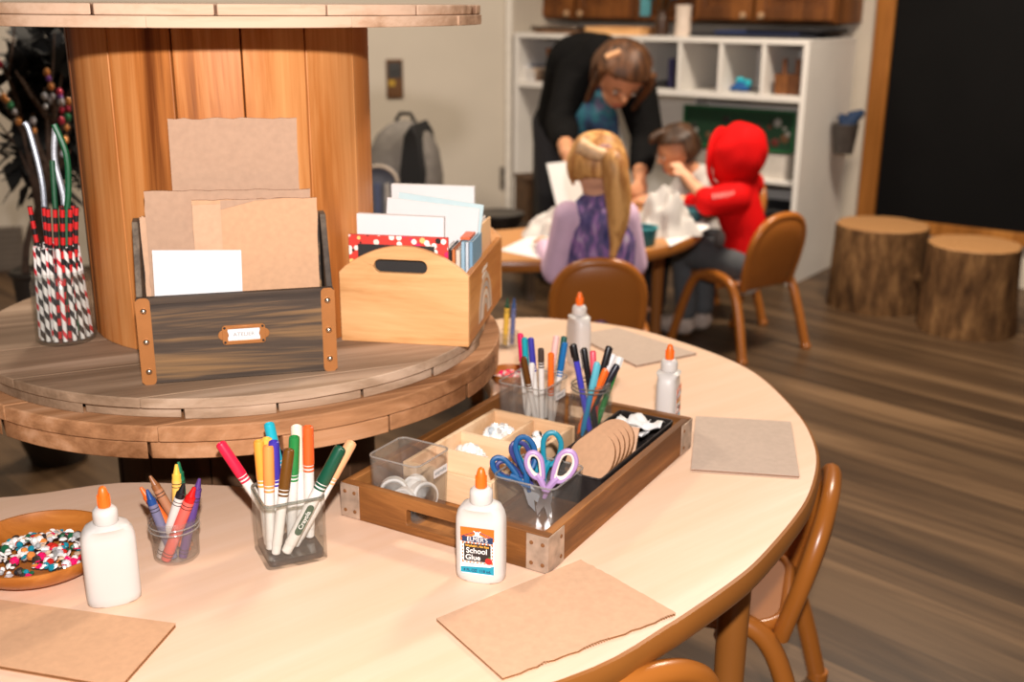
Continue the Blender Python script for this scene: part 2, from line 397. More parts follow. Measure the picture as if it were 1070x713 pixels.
for s in (-1, 1):
    b = new(); pl = rrect(.0175, FH + .0005, .006, 4, s * (W2 - .0083), FH / 2)
    prism(b, pl, .0002, .0016, RX(pi / 2)); box(b, (s * (W2 + .0006), .010, FH / 2), (.0012, .0215, FH - .006))
    st = obj('corner_strip', b, M_COPPER, BX)
    for z in (.018, .058, .099):
        b = new(); lathe(b, [(.0042, 0), (.0041, .0012), (.003, .0026), (.0012, .0034), (0, .0036)], 14, T(s * (W2 - .0086), -.0016, z) @ RX(pi / 2)); obj('rivet', b, M_RIVET, st)
b = new()
out = rrect(.055, .026, .004, 3); hl = [(-.0205, -.0078), (.0205, -.0078), (.0205, .0078), (-.0205, .0078)]
LM = T(.006, -.0003, .060) @ RX(pi / 2)
prism_holes(b, [(x * (1 - .0 * y), y) for x, y in out], [hl], 0, .002, LM)
for s in (-1, 1): lathe(b, [(.007, .0002), (.0066, .0014)], 16, LM @ T(s * .026, 0, 0))
box(b, (0, .0105, .0026), (.026, .003, .0016), LM)
lh = obj('label_holder', b, M_COPPER, BX, .0004)
b = new(); box(b, (0, 0, .0006), (.041, .0158, .0008), LM); lc = obj('label_card', b, M_PAPER, BX); lc.parent = lh
text('label_text', 'ATELIER', .0072, plain('grey_ink', (150, 148, 145), .7), lc, LM @ T(0, 0, .0011), .00005, sx=1.05)
for sx in (-1, 1):
    for sy in (-1, 1):
        b = new(); lathe(b, [(.0018, .0019), (.0014, .0026), (0, .0028)], 10, LM @ T(sx * .0243, sy * .0098, 0)); obj('screw', b, M_BLACKPT, lh)
def sheet(name, label, cat, M, wd, ht, mat, th=.003, jag=(0, 0, 0, 0), core=M_CARDC, group=None, nj=18, extra=None, skew=0):
    """cardboard or paper: outline with torn sides (bottom, right, top, left), liner faces and a darker core edge"""
    rnd = random.Random(label)
    P = []; cs = [(-wd / 2, 0), (wd / 2, 0), (wd / 2, ht + skew), (-wd / 2, ht)]
    for k in range(4):
        a, c = Vector(cs[k]), Vector(cs[(k + 1) % 4]); nrm = Vector((c.y - a.y, a.x - c.x)).normalized()
        m_ = nj if jag[k] else 1
        for i in range(m_):
            q = a.lerp(c, i / m_)
            if i and jag[k]: q = q + nrm * (rnd.random() - .6) * jag[k]
            P.append(q)
    b = new(); prism(b, P, -th / 2, th / 2, RX(pi / 2))
    o = obj(name, b, [mat, core], None, smooth=False)
    if th > .001:
        for p in o.data.polygons:
            if abs(p.normal.y) < .5: p.material_index = 1
    o.matrix_world = M
    return tag(o, label, cat, group)
MB = BX.matrix_world if False else T((bl.x + br.x) / 2, (bl.y + br.y) / 2, FZ) @ RZ(ba)
def inbox(x, y, tilt=0, roll=0, z=.0078): return MB @ T(x, y, z) @ RX(-tilt) @ RY(roll)
sheet('cardboard_sheet', 'tall plain tan cardboard sheet rising highest behind the dark box', 'cardboard', inbox(.008, .075, .02, .012), .164, .323, M_CARDG, .004, (0, .002, .0025, .0), nj=16)
sheet('cardboard_sheet', 'wide greyish cardboard sheet with torn top edge standing in the dark box', 'cardboard', inbox(-.005, .058, .02, .02), .212, .232, M_CARDG, .004, (0, .002, .002, .002))
sheet('cardboard_sheet', 'thin cardboard strip peeking at the left side of the dark box', 'cardboard', inbox(-.109, .066, .02, .0), .012, .200, M_CARD, .003, (0, 0, .002, .002), nj=8)
fb = sheet('cardboard_sheet', 'brown folded cardboard piece with a crease in the dark box', 'cardboard', inbox(.029, .042, .015, .014), .160, .222, M_CARDB, .0035, (0, .001, .0015, .001))
b = new(); prism(b, [(-.080, .002), (-.044, .002), (-.044, .217), (-.0795, .216)], .0019, .0032, RX(pi / 2)); obj('folded_strip', b, M_CARD, fb)
b = new(); prism(b, [(-.044, .221), (.035, .2225), (-.0, .220), (-.044, .209)], .0019, .0030, RX(pi / 2)); obj('torn_flap', b, M_CARDG, fb)
sheet('paper_card', 'plain white card leaning in front of the brown cardboard in the dark box', 'card', inbox(-.050, .018, .0, .03), .110, .164, M_PAPER, .0012, core=M_PAPER, skew=-.002)

# ============================================================ pine crate of papers and books
M_PINE = wood('crate_pine', (156, 96, 46), (236, 186, 128), 'X', 9, 9, .5, .55, .05, third=(216, 158, 100), spec=.35)
M_PINEY = wood('crate_pine_side', (176, 108, 48), (222, 158, 90), 'Y', 9, 9, .5, .5, .05, third=(200, 134, 68), spec=.35)
cl_, cr_ = atz(357, 356, FZ), atz(490, 363, FZ); cw = (cr_ - cl_).to_2d().length; ca = atan2(cr_.y - cl_.y, cr_.x - cl_.x)
CX = thing('wooden_crate', 'light pine crate with a cut out handle holding papers and books', 'crate', ((cl_.x + cr_.x) / 2, (cl_.y + cr_.y) / 2, FZ), ca)
CM = T((cl_.x + cr_.x) / 2, (cl_.y + cr_.y) / 2, FZ) @ RZ(ca)
CW, CD, CH = cw / 2, .292, .104
arch = [(-CW, 0), (CW, 0), (CW, CH)] + [(CW * (1 - 2 * i / 20) * .999, CH + .041 * sin(pi * i / 20) ** .8) for i in range(1, 20)] + [(-CW, CH)]
hole = rrect(.078, .0195, .0095, 6, -.004, CH + .011)
for nm, y0 in (('front_panel', .0095), ('back_panel', CD)):
    b = new(); prism_holes(b, arch, [hole], 0, .0093, T(0, y0, 0) @ RX(pi / 2)); obj(nm, b, M_PINE, CX, .001)
sp = None
for s in (-1, 1):
    b = new(); box(b, (s * (CW - .0045), CD / 2 + .0001, CH / 2), (.009, CD - .0195, CH)); o = obj('side_panel', b, M_PINEY, CX, .001)
    if s > 0: sp = o
b = new(); box(b, (0, CD / 2, .0045), (2 * CW - .0184, CD - .0195, .0085)); obj('bottom', b, M_PINE, CX)
# rainbow decal and white lettering on the right side
RM = T(CW + .0002, 0, 0) @ Matrix(((0, 0, 1, 0), (1, 0, 0, 0), (0, 1, 0, 0), (0, 0, 0, 1)))
rb_cols = [(205, 178, 150), (176, 160, 146), (214, 196, 176), (190, 170, 150)]
for k, c in enumerate(rb_cols):
    r1, r0 = .056 - k * .011, .056 - k * .011 - .0075
    P = [(r1 * cos(pi * i / 16), r1 * sin(pi * i / 16)) for i in range(17)] + [(r0 * cos(pi - pi * i / 16), r0 * sin(pi - pi * i / 16)) for i in range(17)]
    P = [(.135 + x, .012 + y * 1.2) for x, y in P]
    b = new(); prism(b, P, 0, .0003, RM); obj('rainbow_band', b, plain('rainbow_%d' % k, c, .7, var=.05), sp)
for k, (ln, yy) in enumerate((('little', .088), ('hands', .079))):
    b = new()
    for i in range(len(ln)):
        z = yy + .003 * ((i * 7) % 3 - 1) * .3
        prism(b, [(.107 + i * .0075, z - .003), (.112 + i * .0075, z - .003), (.112 + i * .0075, z + .003), (.107 + i * .0075, z + .003)], 0, .0003, RM)
    obj('lettering', b, plain('decal_white', (226, 210, 190), .7), sp)
M_REDP = None
def red_pattern():
    m, N, L, bb = base_mat('red_dotted_cover')
    tc = N.new('ShaderNodeTexCoord'); v = N.new('ShaderNodeTexVoronoi'); v.inputs['Scale'].default_value = 95
    L.new(tc.outputs['Object'], v.inputs['Vector'])
    lt = N.new('ShaderNodeMath'); lt.operation = 'LESS_THAN'; lt.inputs[1].default_value = .40; L.new(v.outputs['Distance'], lt.inputs[0])
    sep = N.new('ShaderNodeSeparateColor'); L.new(v.outputs['Color'], sep.inputs[0])
    r = N.new('ShaderNodeValToRGB'); r.color_ramp.interpolation = 'CONSTANT'
    e = r.color_ramp.elements; e[0].color = (*lin((250, 240, 225)), 1); e[1].position = .35; e[1].color = (*lin((250, 200, 120)), 1)
    for p, c in ((.6, (30, 26, 24)), (.75, (225, 30, 100)), (.9, (250, 225, 210))): x = e.new(p); x.color = (*lin(c), 1)
    L.new(sep.outputs[0], r.inputs[0])
    mx = N.new('ShaderNodeMix'); mx.data_type = 'RGBA'; L.new(lt.outputs[0], mx.inputs[0]); mx.inputs[6].default_value = (*lin((216, 62, 50)), 1); L.new(r.outputs[0], mx.inputs[7])
    L.new(mx.outputs[2], bb.inputs['Base Color']); bb.inputs['Roughness'].default_value = .5
    return m
def incr(x, y, tilt=0, roll=0, z=.0096, yaw=0): return CM @ T(x, y, z) @ RZ(yaw) @ RX(-tilt) @ RY(roll)
rf = sheet('framed_board', 'red dotted frame around a small blackboard just behind the crate front', 'frame', incr(-.010, .0165, .0, .0), .146, .147, red_pattern(), .006, core=plain('red_edge', (200, 60, 45), .6))
b = new(); box(b, (-.003, -.0034, .068), (.113, .0006, .132)); obj('blackboard_panel', b, plain('board_black', (38, 36, 34), .7), rf)
PZ = [
    ('paper_stack', 'stack of small white sheets standing right behind the red dotted frame', 'paper', -.016, .050, .0, .01, .130, .171, .010, 0),
    ('paper_stack', 'large off white paper stack tallest at the back of the pine crate', 'paper', -.008, .235, .01, .0, .136, .186, .012, 0),
    ('envelope', 'big white envelope tilted in front of the tall papers in the pine crate', 'envelope', -.006, .160, .0, .09, .146, .171, .003, 0),
    ('paper_sheet', 'white sheet leaning along the right side of the pine crate', 'paper', .082, .200, .0, .20, .010, .135, .11, 0)]
for nm, lb, ct, x, y, t_, r_, wd, ht, th, yw in PZ[:3]:
    o = sheet(nm, lb, ct, incr(x, y, t_, r_, yaw=yw), wd, ht, M_PAPER, th, core=M_PAPER)
M_PBLUE = plain('pale_blue_paper', (192, 214, 216), .7, var=.04, scale=40)
sheet('paper_card', 'pale blue patterned card tilted behind the white envelope in the crate', 'card', incr(-.003, .178, .0, .12), .136, .176, M_PBLUE, .002, core=M_PBLUE)
# books standing edge-on along the right of the crate
BK = [((236, 232, 226), .005, .118, 'white'), ((24, 22, 22), .0055, .119, 'black'), ((206, 120, 62), .0045, .120, 'orange'), ((222, 206, 186), .006, .119, 'cream'),
      ((150, 184, 200), .0055, .131, 'light blue'), ((205, 215, 220), .004, .130, 'pale grey'), ((120, 160, 184), .005, .131, 'steel blue')]
x = .046
for k, (c, th, ht, nm) in enumerate(BK):
    m = plain('cover_' + nm, c, .5, var=.03)
    bk = thing('book', '%s thin book standing on edge in the pine crate' % nm, 'book', (0, 0, 0), group='thin books in the pine crate')
    bk.matrix_world = incr(x + th / 2, .062 if k < 4 else .066, 0, .0)
    dp = .075
    b = new(); box(b, (-th * .42, dp / 2, ht / 2), (.0009, dp, ht)); box(b, (th * .42, dp / 2, ht / 2), (.0009, dp, ht)); box(b, (0, .0006, ht / 2), (th * .9, .0012, ht)); obj('cover', b, m, bk)
    b = new(); box(b, (0, dp / 2 + .0005, ht / 2 - .001), (th * .72, dp - .004, ht - .004)); obj('pages', b, M_PAPER, bk)
    if k == 4:
        b = new(); box(b, (0, dp / 2, ht + .002), (th + .009, dp - .03, .0035)); obj('spine_tab', b, plain('orange_tab', (224, 104, 58), .5), bk)
    x += th + .0012
M_PEACH = plain('peach_card', (240, 196, 146), .7, var=.03)
sheet('paper_card', 'peach coloured folder standing against the right side of the pine crate', 'folder', CM @ T(.0790, .2335, .0096) @ RZ(radians(89)) @ RX(-.02), .085, .130, M_PEACH, .003, core=M_PEACH)
sheet('paper_sheet', 'white sheet beside the peach folder in the pine crate', 'paper', CM @ T(.0715, .2335, .0096) @ RZ(radians(89)) @ RX(-.02), .085, .132, M_PAPER, .002, core=M_PAPER)

# ============================================================ glass jar of paper straws
M_GLASS = glass('clear_glass', (250, 251, 250), .02)
M_CLEAR = glass('clear_plastic', (248, 248, 247), .05, .08)
JC = Vector((-.655, 1.548, FZ)); JR = .042
jar = thing('glass_jar', 'round clear glass jar full of paper straws left of the orange core', 'jar', JC)
b = new(); lathe(b, [(.0, .0), (JR - .003, 0), (JR, .004), (JR, .085), (JR - .004, .094), (JR - .006, .098), (JR - .005, .104), (JR - .0065, .105), (JR - .008, .098), (JR - .0055, .09), (JR - .0025, .084), (JR - .0025, .006), (.0, .0055)], 36); obj('glass_body', b, M_GLASS, jar)
b = new(); tube(b, [((JR - .0055) * cos(a * pi / 16), (JR - .0055) * sin(a * pi / 16), .0985) for a in range(32)], .0022, 6, True); obj('rim_ring', b, M_GLASS, jar)
def straw_mat(name, c1, c2, pitch, check=False, phase=0, duty=.5):
    m, N, L, bb = base_mat(name)
    tc = N.new('ShaderNodeTexCoord'); sp_ = N.new('ShaderNodeSeparateXYZ'); L.new(tc.outputs['Object'], sp_.inputs[0])
    at = N.new('ShaderNodeMath'); at.operation = 'ARCTAN2'; L.new(sp_.outputs[1], at.inputs[0]); L.new(sp_.outputs[0], at.inputs[1])
    dv = N.new('ShaderNodeMath'); dv.operation = 'DIVIDE'; dv.inputs[1].default_value = 2 * pi; L.new(at.outputs[0], dv.inputs[0])
    mz = N.new('ShaderNodeMath'); mz.operation = 'MULTIPLY'; mz.inputs[1].default_value = 1 / pitch; L.new(sp_.outputs[2], mz.inputs[0])
    ad = N.new('ShaderNodeMath'); ad.operation = 'ADD'; L.new(mz.outputs[0], ad.inputs[0])
    if check: ad.inputs[1].default_value = phase
    else: L.new(dv.outputs[0], ad.inputs[1])
    frc = N.new('ShaderNodeMath'); frc.operation = 'FRACT'; L.new(ad.outputs[0], frc.inputs[0])
    gt = N.new('ShaderNodeMath'); gt.operation = 'GREATER_THAN'; gt.inputs[1].default_value = duty; L.new(frc.outputs[0], gt.inputs[0])
    mx = N.new('ShaderNodeMix'); mx.data_type = 'RGBA'; L.new(gt.outputs[0], mx.inputs[0]); mx.inputs[6].default_value = (*lin(c1), 1); mx.inputs[7].default_value = (*lin(c2), 1)
    L.new(mx.outputs[2], bb.inputs['Base Color']); bb.inputs['Roughness'].default_value = .6
    return m
SM = {'bw': straw_mat('straw_black_white', (236, 230, 222), (28, 24, 24), .024, duty=.55), 'rw': straw_mat('straw_red_white', (238, 232, 226), (214, 30, 48), .026, duty=.66), 'rb': straw_mat('straw_red_black', (206, 22, 24), (22, 16, 16), .020, True, duty=.55)}
SL = {'bw': 'black and white spiral striped paper straw packed in the glass jar', 'rw': 'white paper straw with red spiral stripe packed in the glass jar', 'rb': 'taller red and black banded paper straw in the glass jar'}
protos = {}
def straw(kind, p0, p1):
    p0, p1 = Vector(p0), Vector(p1); ln = (p1 - p0).length; M = T(p0) @ align(p1 - p0) @ RZ(random.random() * 6)
    if kind not in protos:
        L0 = .135 if kind != 'rb' else .192
        b = new(); lathe(b, [(.0032, 0), (.0032, L0), (.0026, L0 + .0001), (.0024, L0 - .02), (.001, L0 - .021)], 10)
        o = obj('paper_straw', b, SM[kind]); protos[kind] = o; o.matrix_world = M
        tag(o, SL[kind], 'straw', {'bw': 'black and white straws in the jar', 'rw': 'red and white straws in the jar', 'rb': 'red and black straws in the jar'}[kind])
        return o
    return dup(protos[kind], M, deep=False)
k = 0
for ring, n in ((.0345, 17), (.025, 10)):
    for i in range(n):
        a = 2 * pi * i / n + ring * 50; kind = 'rw' if i % 4 == 1 else 'bw'
        b0 = JC + Vector((ring * cos(a), ring * sin(a), .0062)); rt = min(ring, .0295)
        straw(kind, b0, JC + Vector((rt * .96 * cos(a + .12), rt * .96 * sin(a + .12), .132 + random.random() * .006)))
for i, (ax, ay, tx, ty) in enumerate(((.010, -.013, .034, -.016), (.004, -.016, .024, -.02), (-.003, -.0165, .014, -.022), (-.010, -.0135, .003, -.02), (.014, -.006, .038, -.004), (-.016, .0, -.030, -.004), (.008, .006, .028, .01), (-.004, .004, .012, .006), (-.015, -.006, -.006, -.012), (.0, -.006, .018, -.008))):
    straw('rb', JC + Vector((ax, ay, .0062)), JC + Vector((tx * .95, ty, .19)))
# sparkly pipe cleaners in the same jar
for k, (lb, rgb, p, r, mt) in enumerate((
    ('silver tinsel pipe cleaner standing behind the red straws in the jar', (196, 200, 206), [(.0, .016, .01), (.002, .02, .12), (.010, .022, .20), (.004, .02, .26), (.010, .02, .305)], .0045, .6),
    ('long silver tinsel pipe cleaner bent back on itself above the straw jar', (170, 176, 184), [(-.011, .012, .01), (-.018, .015, .15), (-.016, .016, .23), (-.026, .018, .30), (-.032, .018, .312)], .0042, .6),
    ('thick dark green pipe cleaner rising from the straw jar', (18, 92, 52), [(.012, .012, .01), (.010, .016, .15), (.020, .018, .22), (.022, .018, .27), (.010, .018, .31)], .0045, .0),
    ('short green pipe cleaner beside the silver one in the straw jar', (14, 80, 46), [(.004, .010, .01), (.0, .010, .15), (.003, .014, .26)], .004, .0))):
    b = new(); tube(b, spline([JC + Vector(q) for q in p], 8), r, 8)
    m = plain('tinsel_%d' % k, rgb, .45, mt, var=.5, scale=900)
    tag(obj('pipe_cleaner', b, m), lb, 'pipe cleaner')
# ============================================================ cardboard sheets lying on the table
def flat_sheet(label, corners, th=.004, mat=None, jag=(0, 0, 0, 0)):
    rnd = random.Random(label); P = []
    for k in range(4):
        a, c = corners[k], corners[(k + 1) % 4]; a, c = Vector(a[:2]), Vector(c[:2]); nrm = Vector((c.y - a.y, a.x - c.x)).normalized()
        m_ = 22 if jag[k] else 1
        for i in range(m_):
            q = a.lerp(c, i / m_)
            if i and jag[k]: q = q + nrm * (rnd.random() - .5) * jag[k]
            P.append(q)
    cen = sum((Vector(c[:2]) for c in corners), Vector((0, 0))) / 4
    b = new(); b2 = new(); L = [p - cen for p in P]
    n = len(L)
    prism(b, L, .0, .0009); prism(b, L, th - .0009, th)
    ins = [p * .997 for p in L]; prism(b, ins, .0009, th - .0009)
    # corrugation flutes showing along the open edge
    for k in (0, 1):
        a, c = Vector(corners[k][:2]) - cen, Vector(corners[(k + 1) % 4][:2]) - cen
        m_ = int((c - a).length / .0035)
        for i in range(m_):
            q = a.lerp(c, (i + .5) / m_) * .9985
            box(b, (q.x, q.y, th / 2), (.0012, .0012, th - .0018), I4)
    o = obj('cardboard_sheet', b, [mat or M_CARD, M_CARDC], None, smooth=False)
    for p in o.data.polygons:
        z = sum(o.data.vertices[v].co.z for v in p.vertices) / len(p.vertices)
        if abs(p.normal.z) < .5 and .001 < z < th - .001: p.material_index = 1
    o.location = (cen.x, cen.y, TZ + .0002)
    return tag(o, label, 'cardboard')
flat_sheet('tan cardboard sheet lying at the front table edge beside the labelled glue bottle', [atz(525, 712, TZ), atz(706, 644, TZ), atz(607, 588, TZ), atz(456, 650, TZ)], .004, M_CARD, (.004, .003, .0, 0))
flat_sheet('pale grey cardboard sheet on the right side of the table', [atz(722, 492.5, TZ), atz(835, 500, TZ), atz(826, 443, TZ), atz(727, 437, TZ)], .0035, M_CARDP, (.0, .0, .0, 0))
flat_sheet('blurry grey brown cardboard sheet at the far side of the table', [atz(665, 384, TZ), atz(728, 371, TZ), atz(645, 344, TZ), atz(600, 352, TZ)], .0035, M_CARDP)
q0, q1 = atz(184, 656, TZ), atz(126, 722, TZ)
flat_sheet('tan cardboard sheet at the near left corner below the unlabelled glue bottle', [q1, q0, atz(-8, 630, TZ), atz(-60, 690, TZ)], .005, M_CARDB, (0, 0, 0, 0))

# ============================================================ glue bottles
M_GLUE = plain('white_bottle_plastic', (208, 202, 195), .42, var=.01, spec=.45)
M_ORANGE = plain('orange_tip', (240, 108, 26), .4, var=.03)
M_NAVY = plain('label_navy', (30, 52, 88), .5, var=.02); M_TEAL = plain('label_teal', (22, 148, 172), .5, var=.05)
M_CHAR = plain('label_charcoal', (44, 36, 34), .55, var=.05); M_INKW = plain('label_white', (240, 236, 230), .5, var=.01)
M_INKY = plain('label_yellow', (244, 176, 60), .5, var=.02); M_REDL = plain('label_red', (206, 40, 34), .5, var=.05); M_GREENL = plain('label_green', (40, 120, 52), .5)
def glue_bottle(label, loc, yaw, lab=False, side=False):
    t = thing('glue_bottle', label, 'glue', loc, yaw, None)
    b = new()
    rows = [(.0265, .0005, .78), (.0282, .003, .7), (.0286, .010, .62), (.0286, .070, .62), (.0282, .078, .62), (.0264, .0855, .66), (.0222, .0915, .74), (.0160, .0945, .86), (.0112, .0955, 1), (.0112, .099, 1)]
    seg = 40; rings = []
    for r, z, sup in rows:
        ky = .58 if r > .012 else 1
        if .0112 < r < .0265 and z > .08: ky = .58 + (1 - .58) * (z - .0855) / .010
        ring = []
        for i in range(seg):
            a = 2 * pi * i / seg; cx, cy = cos(a), sin(a)
            cx, cy = math.copysign(abs(cx) ** sup, cx), math.copysign(abs(cy) ** sup, cy)
            ring.append(b.verts.new((r * cx, r * min(ky, 1) * cy, z)))
        rings.append(ring)
    for A_, B_ in zip(rings, rings[1:]):
        for i in range(seg): b.faces.new((A_[i], A_[(i + 1) % seg], B_[(i + 1) % seg], B_[i]))
    b.faces.new(rings[0][::-1]); b.faces.new(rings[-1])
    obj('bottle_body', b, M_GLUE, t, angle=60)
    b = new(); lathe(b, [(.0128, .0958), (.0132, .0965), (.0132, .106), (.0126, .110), (.0095, .113), (.0078, .1135)], 32); obj('collar', b, M_GLUE, t)
    b = new(); lathe(b, [(.0066, .1135), (.0068, .1145), (.0064, .121), (.0052, .130), (.0036, .1355), (.0016, .1372), (0, .1375)], 24)
    for k in range(12):
        a = k * pi / 6; box(b, (0, 0, 0), (.001, .001, .012), T(.0063 * cos(a), .0063 * sin(a), .121) @ RY(.0) @ RZ(a))
    obj('orange_cap', b, M_ORANGE, t)
    if lab or side:
        Y = -.0286 * .58 - .0002
        LMx = RX(pi / 2)
        def at(z=0): return T(0, Y - z, 0) @ LMx
        b = new(); prism(b, rrect(.040, .058, .003, 4, 0, .041), 0, .0003, at()); bs = obj('label', b, M_INKW, t)
        b = new(); prism(b, [(-.0198, .053), (-.0172, .053), (0, .0632), (.0185, .055), (.0198, .055), (.0198, .0705), (-.0198, .0705)], 0, .0002, at(.0003)); obj('orange_panel', b, M_ORANGE, bs)
        b = new(); prism(b, [(-.0180, .0524), (.0184, .0524), (.0184, .0598), (-.0180, .0592)], 0, .0002, at(.0004)); obj('navy_band', b, M_NAVY, bs)
        b = new()
        for p, q in (((-.0190, .0585), (0, .0662)), ((0, .0662), (.0190, .0592))):
            tube(b, [(p[0], Y - .0004, p[1]), (q[0], Y - .0004, q[1])], .0005, 6)
        obj('house_roof_line', b, M_NAVY, bs)
        b = new(); lathe(b, [(.0028, 0), (.0028, .0002)], 14, at(.0005) @ T(.0, .0632, 0))
        for sx in (-1, 1): tube(b, [(sx * .0022, Y - .0006, .0650), (sx * .0042, Y - .0006, .0664)], .0006, 6)
        obj('animal_head_mark', b, M_INKW, bs)
        text('brand_text', "ELMER'S", .0079, M_INKW, bs, at(.0008) @ T(.0002, .0561, 0), .00008, sx=.88)
        b = new(); prism(b, [(-.0155, .0285), (.0158, .0285), (.0158, .0505), (-.0155, .0505)], 0, .0002, at(.0003)); obj('charcoal_panel', b, M_CHAR, bs)
        b = new()
        for i in range(9):
            for yy in (.0272, .0514): box(b, (-.0165 + i * .0042, Y - .0005, yy), (.0024, .0003, .0012))
            if i < 6:
                for xx in (-.0172, .0176): box(b, (xx, Y - .0005, .029 + i * .0042), (.0012, .0003, .0024))
        obj('dashed_border', b, M_ORANGE, bs)
        text('washable_text', 'Washable, No Run', .0036, M_INKY, bs, at(.0006) @ T(0, .0477, 0), .00008, bold=.0001)
        text('name_text', 'School', .0092, M_INKW, bs, at(.0006) @ T(-.0006, .0416, 0), .00008, bold=.00014)
        text('name_text', 'Glue', .0092, M_INKW, bs, at(.0006) @ T(-.0050, .0332, 0), .00008, bold=.00014)
        b = new(); lathe(b, [(.0042, 0), (.0042, .0002)], 14, at(.0008) @ T(.0135, .0305, 0)); obj('apple_mark', b, M_REDL, bs)
        b = new(); prism(b, [(.0125, .035), (.0165, .0375), (.0148, .0345)], 0, .0002, at(.0010)); obj('leaf_mark', b, M_GREENL, bs)
        text('fine_text', 'Safe, Nontoxic', .0030, M_TEAL, bs, at(.0005) @ T(0, .0253, 0), .00008)
        b = new(); prism(b, [(-.0195, .0135), (.0195, .0135), (.0195, .025), (.015, .0228), (-.0195, .0205)], 0, .0002, at(.0003)); obj('teal_band', b, M_TEAL, bs)
        text('volume_text', '4 FL OZ  118 mL', .0046, M_NAVY, bs, at(.0006) @ T(0, .0168, 0), .00008, bold=.0001)
    return t
glue_bottle('white glue bottle with orange cap and full printed label in front of the wooden tray', (*atz(503, 603, TZ).to_2d(), TZ), radians(-14), True)
glue_bottle('plain white glue bottle with orange cap beside the bowl, no label showing', (*atz(120, 627, TZ).to_2d(), TZ), radians(205))
glue_bottle('white glue bottle seen edge-on behind the tray at the right', (*atz(696, 447, TZ).to_2d(), TZ), radians(72), False, True)
glue_bottle('farthest white glue bottle behind the marker bin near the brown chair', (*atz(604, 381, TZ).to_2d(), TZ), radians(112))

# ============================================================ markers
def marker(label, p0, p1, cap, barrel=(226, 220, 212), ln=.138, capl=.048, r=.0064, group=None, name='marker', text_on=None, roll=0, plug=True, capend=None):
    p0, p1 = Vector(p0), Vector(p1); d = (p1 - p0).normalized()
    if text_on:
        q = align(d).to_3x3().transposed() @ (CAM - p0); roll = atan2(q.x, -q.y) + .25
    t = thing(name, label, 'marker', p0, align(d) @ RZ(roll), group)
    mb = plain('barrel_%d_%d_%d' % barrel, barrel, .4, var=.02)
    mc = plain('cap_%d_%d_%d' % cap, cap, .35, var=.04)
    b = new(); z1 = ln - capl
    lathe(b, [(.0, .0004), (r * .55, .0004), (r * .8, .002), (r * .86, .012), (r * .9, .0122), (r * .95, .013), (r * .95, z1)], 18); ba_ = obj('barrel', b, mb, t)
    b = new(); lathe(b, [(r * 1.03, z1 + .0003), (r * 1.06, z1 + .002), (r * 1.02, ln - .004), (r * .95, ln - .001), (r * .70, ln), (r * .66, ln - .003), (.0, ln - .003)], 18); obj('cap', b, mc, t)
    b = new(); lathe(b, [(r * .965, z1 - .0085), (r * .98, z1 - .008), (r * .98, z1 - .0065), (r * .965, z1 - .006)], 18); lathe(b, [(r * .965, z1 - .004), (r * .98, z1 - .0035), (r * .98, z1 - .0015), (r * .965, z1 - .001)], 18); obj('colour_band', b, mc, ba_)
    if text_on:
        Mx = T(0, -r * .97, (z1) * .52) @ RY(-pi / 2) @ RX(pi / 2) if False else Matrix.Translation((0, -r * .98, z1 * .50)) @ Matrix(((0, -1, 0, 0), (0, 0, -1, 0), (1, 0, 0, 0), (0, 0, 0, 1)))
        b = new(); prism(b, rrect(.040, .0084, .0040, 5), 0, .0003, Mx); lg = obj('logo_oval', b, plain('logo_green', (22, 70, 42), .5), ba_)
        text('logo_text', text_on, .0076, M_INKW, lg, Mx @ T(0, 0, .0005), .00006, bold=.0001)
    return t
def corner_box(M, w_, d_, h_, th, r, mat, parent, name='glass_body', rim=True, base=None, taper=0):
    """open square container with rounded corners, real wall thickness and thicker base"""
    b = new(); base = base or th * 1.5; n = 6
    lv = [(w_ - 2 * taper, d_ - 2 * taper, 0, r), (w_, d_, h_, r), (w_ - 2 * th, d_ - 2 * th, h_, max(r - th, .001)), (w_ - 2 * th - 2 * taper, d_ - 2 * th - 2 * taper, base, max(r - th, .001))]
    rg = [[b.verts.new(M @ Vector((x, y, z))) for x, y in rrect(a, c, rr, n)] for a, c, z, rr in lv]
    m_ = len(rg[0])
    for A_, B_ in zip(rg, rg[1:]):
        for i in range(m_): b.faces.new((A_[i], A_[(i + 1) % m_], B_[(i + 1) % m_], B_[i]))
    b.faces.new(rg[0][::-1]); b.faces.new(rg[-1])
    o = obj(name, b, mat, parent, angle=50)
    if rim:
        b = new(); tube(b, [M @ Vector((x, y, h_)) for x, y in rrect(w_ - th, d_ - th, max(r - th / 2, .001), n)], th * .62, 6, True)
        obj('rim', b, M_RIM if mat is not M_GLASS else M_GRIM, parent)
    return o
M_RIM = glass('plastic_rim', (226, 226, 224), .26, .12)
M_GRIM = glass('glass_rim', (196, 200, 192), .14, .08)
M_GBASE = glass('glass_base', (206, 194, 180), .06, .05)
